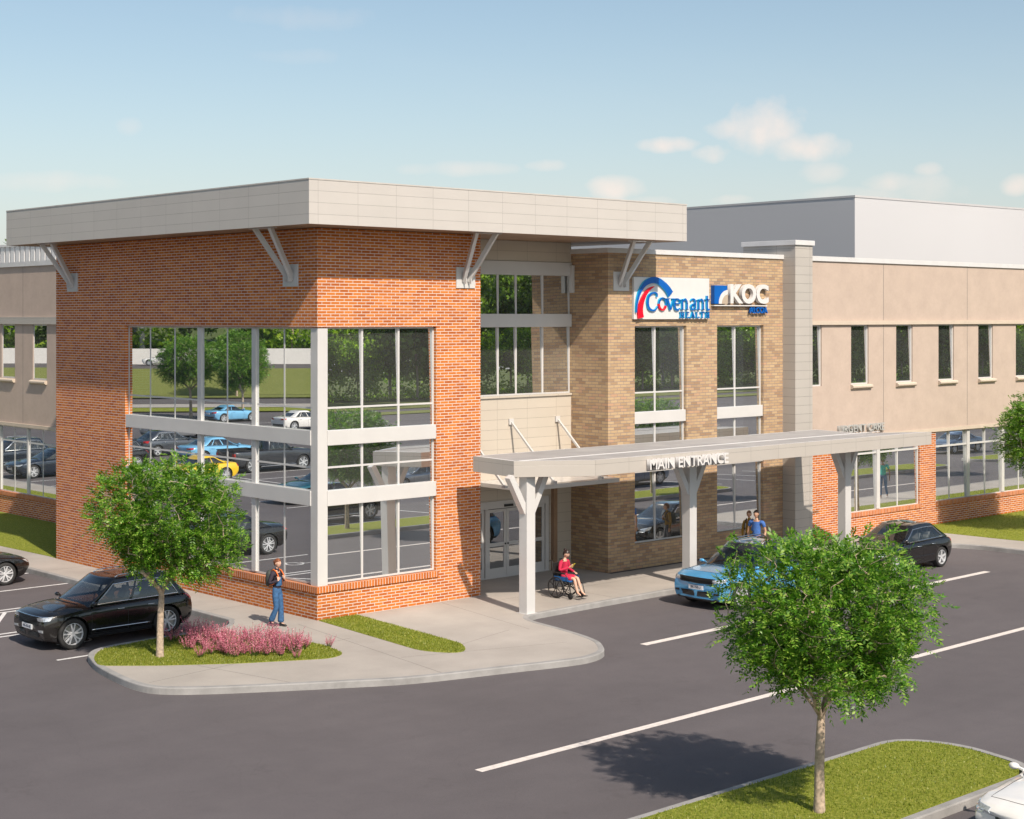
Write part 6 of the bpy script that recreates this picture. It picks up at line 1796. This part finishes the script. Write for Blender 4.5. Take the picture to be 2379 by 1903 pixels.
# lettering on the canopy and over the wing windows
o = text_obj('canopy_sign', 'MAIN ENTRANCE', .405, .13, M['letter'], None, (0, 0, 0), RX, .007, 1.055); o.location = (9.79, -4.295, 3.875); setp(o, 'raised white letters MAIN ENTRANCE on the canopy edge', 'sign')
o = text_obj('wing_sign', 'URGENT CARE', .385, .10, M['letter_g'], None, (0, 0, 0), RX, .004, 1.09); o.location = (24.16, YW-.06, 3.93); setp(o, 'raised grey letters URGENT CARE above the right wing windows', 'sign')
EXPO = 0.27
CLOUD = (0.0, 0.0, 0.0)
# ------------------------------------------------------------------ camera, world, light
cd = bpy.data.cameras.new('camera'); cam = bpy.data.objects.new('camera', cd); COL.objects.link(cam)
cam.location = (-24.8056, -34.7826, 8.0)
cam.rotation_euler = (PI/2, 0, -0.7395)
cd.sensor_width = 36.0; cd.lens = 36.0*3749.95/2379; cd.shift_y = -(951.5-735.2)/2379.0
cd.clip_end = 4000; cd.clip_start = .5
SC.camera = cam

w = bpy.data.worlds.new('World'); SC.world = w; w.use_nodes = True
nt = w.node_tree; bg = nt.nodes['Background']
SUNV = Vector((.257, 1.0, -.98)).normalized()
elev = math.asin(-SUNV.z)
az = math.atan2(-SUNV.x, -SUNV.y)      # bearing of the sun measured from +Y towards +X
sky = nt.nodes.new('ShaderNodeTexSky'); sky.sky_type = 'NISHITA'; sky.sun_disc = False
sky.sun_elevation = elev; sky.sun_rotation = az
sky.altitude = 100; sky.air_density = 1.0; sky.dust_density = 1.6; sky.ozone_density = 1.2
tc = nt.nodes.new('ShaderNodeTexCoord')
sep = nt.nodes.new('ShaderNodeSeparateXYZ'); nt.links.new(tc.outputs['Generated'], sep.inputs[0])
def wmath(op, a, b=None, c=None, clamp=False):
    n = nt.nodes.new('ShaderNodeMath'); n.operation = op; n.use_clamp = clamp
    for i, v in enumerate((a, b, c)):
        if v is None: continue
        if isinstance(v, (int, float)): n.inputs[i].default_value = v
        else: nt.links.new(v, n.inputs[i])
    return n.outputs[0]
# high thin veil + a low bank of cumulus puffs, both laid out on the sky's own directions
zs = wmath('MAXIMUM', sep.outputs['Z'], .02)
pl = nt.nodes.new('ShaderNodeCombineXYZ')
nt.links.new(wmath('DIVIDE', sep.outputs['X'], wmath('ADD', zs, .12)), pl.inputs[0]); nt.links.new(wmath('DIVIDE', sep.outputs['Y'], wmath('ADD', zs, .12)), pl.inputs[1])
mp = nt.nodes.new('ShaderNodeMapping'); mp.inputs['Scale'].default_value = (.55, 1.5, 1); mp.inputs['Rotation'].default_value = (0, 0, .5)
nt.links.new(pl.outputs[0], mp.inputs['Vector'])
v1 = nt.nodes.new('ShaderNodeTexNoise'); v1.inputs['Scale'].default_value = .9; v1.inputs['Detail'].default_value = 9; v1.inputs['Roughness'].default_value = .62
nt.links.new(mp.outputs[0], v1.inputs['Vector'])
veil = wmath('MULTIPLY', wmath('SUBTRACT', v1.outputs['Fac'], .50, clamp=True), 2.2, clamp=True)
def dirv(px, py):
    """sky direction as (azimuth, elevation) of the cloud's centre"""
    return (0.7395+math.atan((px-1189.5)/3749.95), math.atan((735.2-py)/math.hypot(3749.95, px-1189.5)))
azn = wmath('ARCTAN2', sep.outputs['X'], sep.outputs['Y'])
eln = wmath('ARCSINE', sep.outputs['Z'])
cn = nt.nodes.new('ShaderNodeCombineXYZ'); nt.links.new(azn, cn.inputs[0]); nt.links.new(eln, cn.inputs[1])
v2 = nt.nodes.new('ShaderNodeTexNoise'); v2.inputs['Scale'].default_value = 38; v2.inputs['Detail'].default_value = 6; v2.inputs['Roughness'].default_value = .5
nt.links.new(cn.outputs[0], v2.inputs['Vector'])
v3 = nt.nodes.new('ShaderNodeTexNoise'); v3.inputs['Scale'].default_value = 9; v3.inputs['Detail'].default_value = 4
nt.links.new(cn.outputs[0], v3.inputs['Vector'])
cum = None
for (px, py, rx, ry, st) in [(1785, 298, 90, 62, 1.0), (1860, 340, 110, 34, .9), (1700, 300, 60, 22, .6), (1555, 338, 78, 17, .9), (1650, 358, 48, 20, .9), (1425, 440, 75, 26, .85), (1500, 470, 90, 14, .5), (1695, 465, 50, 12, .5),
                             (1270, 385, 45, 13, .5), (1060, 392, 130, 16, .4), (2075, 425, 70, 22, .6), (2150, 440, 90, 34, .45), (2155, 395, 32, 14, .5), (2365, 430, 40, 22, .8), (1900, 400, 60, 22, .45), (300, 295, 28, 18, .25), (60, 420, 240, 20, .3), (700, 40, 160, 26, .16), (690, 130, 110, 16, .12), (2000, 455, 160, 20, .4)]:
    a0, e0_ = dirv(px, py)
    dx = wmath('MULTIPLY', wmath('SUBTRACT', azn, a0), 3749.95/rx); dy = wmath('MULTIPLY', wmath('SUBTRACT', eln, e0_), 3749.95/(ry*1.1))
    d2 = wmath('ADD', wmath('MULTIPLY', dx, dx), wmath('MULTIPLY', dy, dy))
    f = wmath('ADD', wmath('SUBTRACT', 1.15, d2), wmath('MULTIPLY', wmath('SUBTRACT', v2.outputs['Fac'], .5), 3.6))
    f = wmath('MULTIPLY', wmath('MULTIPLY', f, .6, clamp=True), st, clamp=True)
    cum = f if cum is None else wmath('MAXIMUM', cum, f)
# elsewhere round the sky (only the glass sees it) the same kind of low cloud comes from noise
other = wmath('MULTIPLY', wmath('SUBTRACT', v3.outputs['Fac'], .62, clamp=True), 3.0, clamp=True)
far_ = wmath('GREATER_THAN', wmath('ABSOLUTE', wmath('SUBTRACT', azn, .74)), .55)
cum = wmath('MAXIMUM', cum, wmath('MULTIPLY', other, far_))
hz = wmath('POWER', wmath('SUBTRACT', 1.0, wmath('ABSOLUTE', sep.outputs['Z'])), 9.0)
def wmix(f, a, b):
    n = nt.nodes.new('ShaderNodeMix'); n.data_type = 'RGBA'
    for s_, v_ in ((n.inputs[0], f), (n.inputs[6], a), (n.inputs[7], b)):
        if isinstance(v_, (int, float)): s_.default_value = v_
        elif isinstance(v_, tuple): s_.default_value = (*v_, 1)
        else: nt.links.new(v_, s_)
    return n.outputs[2]
tn = nt.nodes.new('ShaderNodeMix'); tn.data_type = 'RGBA'; tn.blend_type = 'MULTIPLY'; tn.inputs[0].default_value = 1.0
nt.links.new(sky.outputs[0], tn.inputs[6]); tn.inputs[7].default_value = (.99, 1.035, .97, 1)
c = wmix(wmath('MULTIPLY', veil, .10), tn.outputs[2], (5.6, 6.0, 6.4))
c = wmix(wmath('MULTIPLY', hz, .66), c, (6.5, 6.25, 6.6))
c = wmix(wmath('MULTIPLY', cum, .8), c, (8.0, 6.8, 6.1))
nt.links.new(c, bg.inputs['Color']); bg.inputs['Strength'].default_value = .108

sl = bpy.data.lights.new('sun', 'SUN'); so = bpy.data.objects.new('sun', sl); COL.objects.link(so)
sl.energy = 4.6; sl.angle = math.radians(.9); sl.color = (1.0, .885, .75)
so.rotation_euler = SUNV.to_track_quat('-Z', 'Y').to_euler(); so.location = (0, -20, 30)
vs = SC.view_settings; vs.view_transform = 'Standard'; vs.look = 'None'; vs.exposure = EXPO; vs.gamma = 1.0; vs.use_curve_mapping = False
SC.cycles.max_bounces = 10; SC.cycles.diffuse_bounces = 2; SC.cycles.transparent_max_bounces = 16; SC.cycles.glossy_bounces = 6
SC.cycles.use_adaptive_sampling = True; SC.cycles.adaptive_threshold = .02
try:
    SC.cycles.use_denoising = True; SC.cycles.denoiser = 'OPENIMAGEDENOISE'
except Exception: pass
SC.cycles.sample_clamp_indirect = 6.0
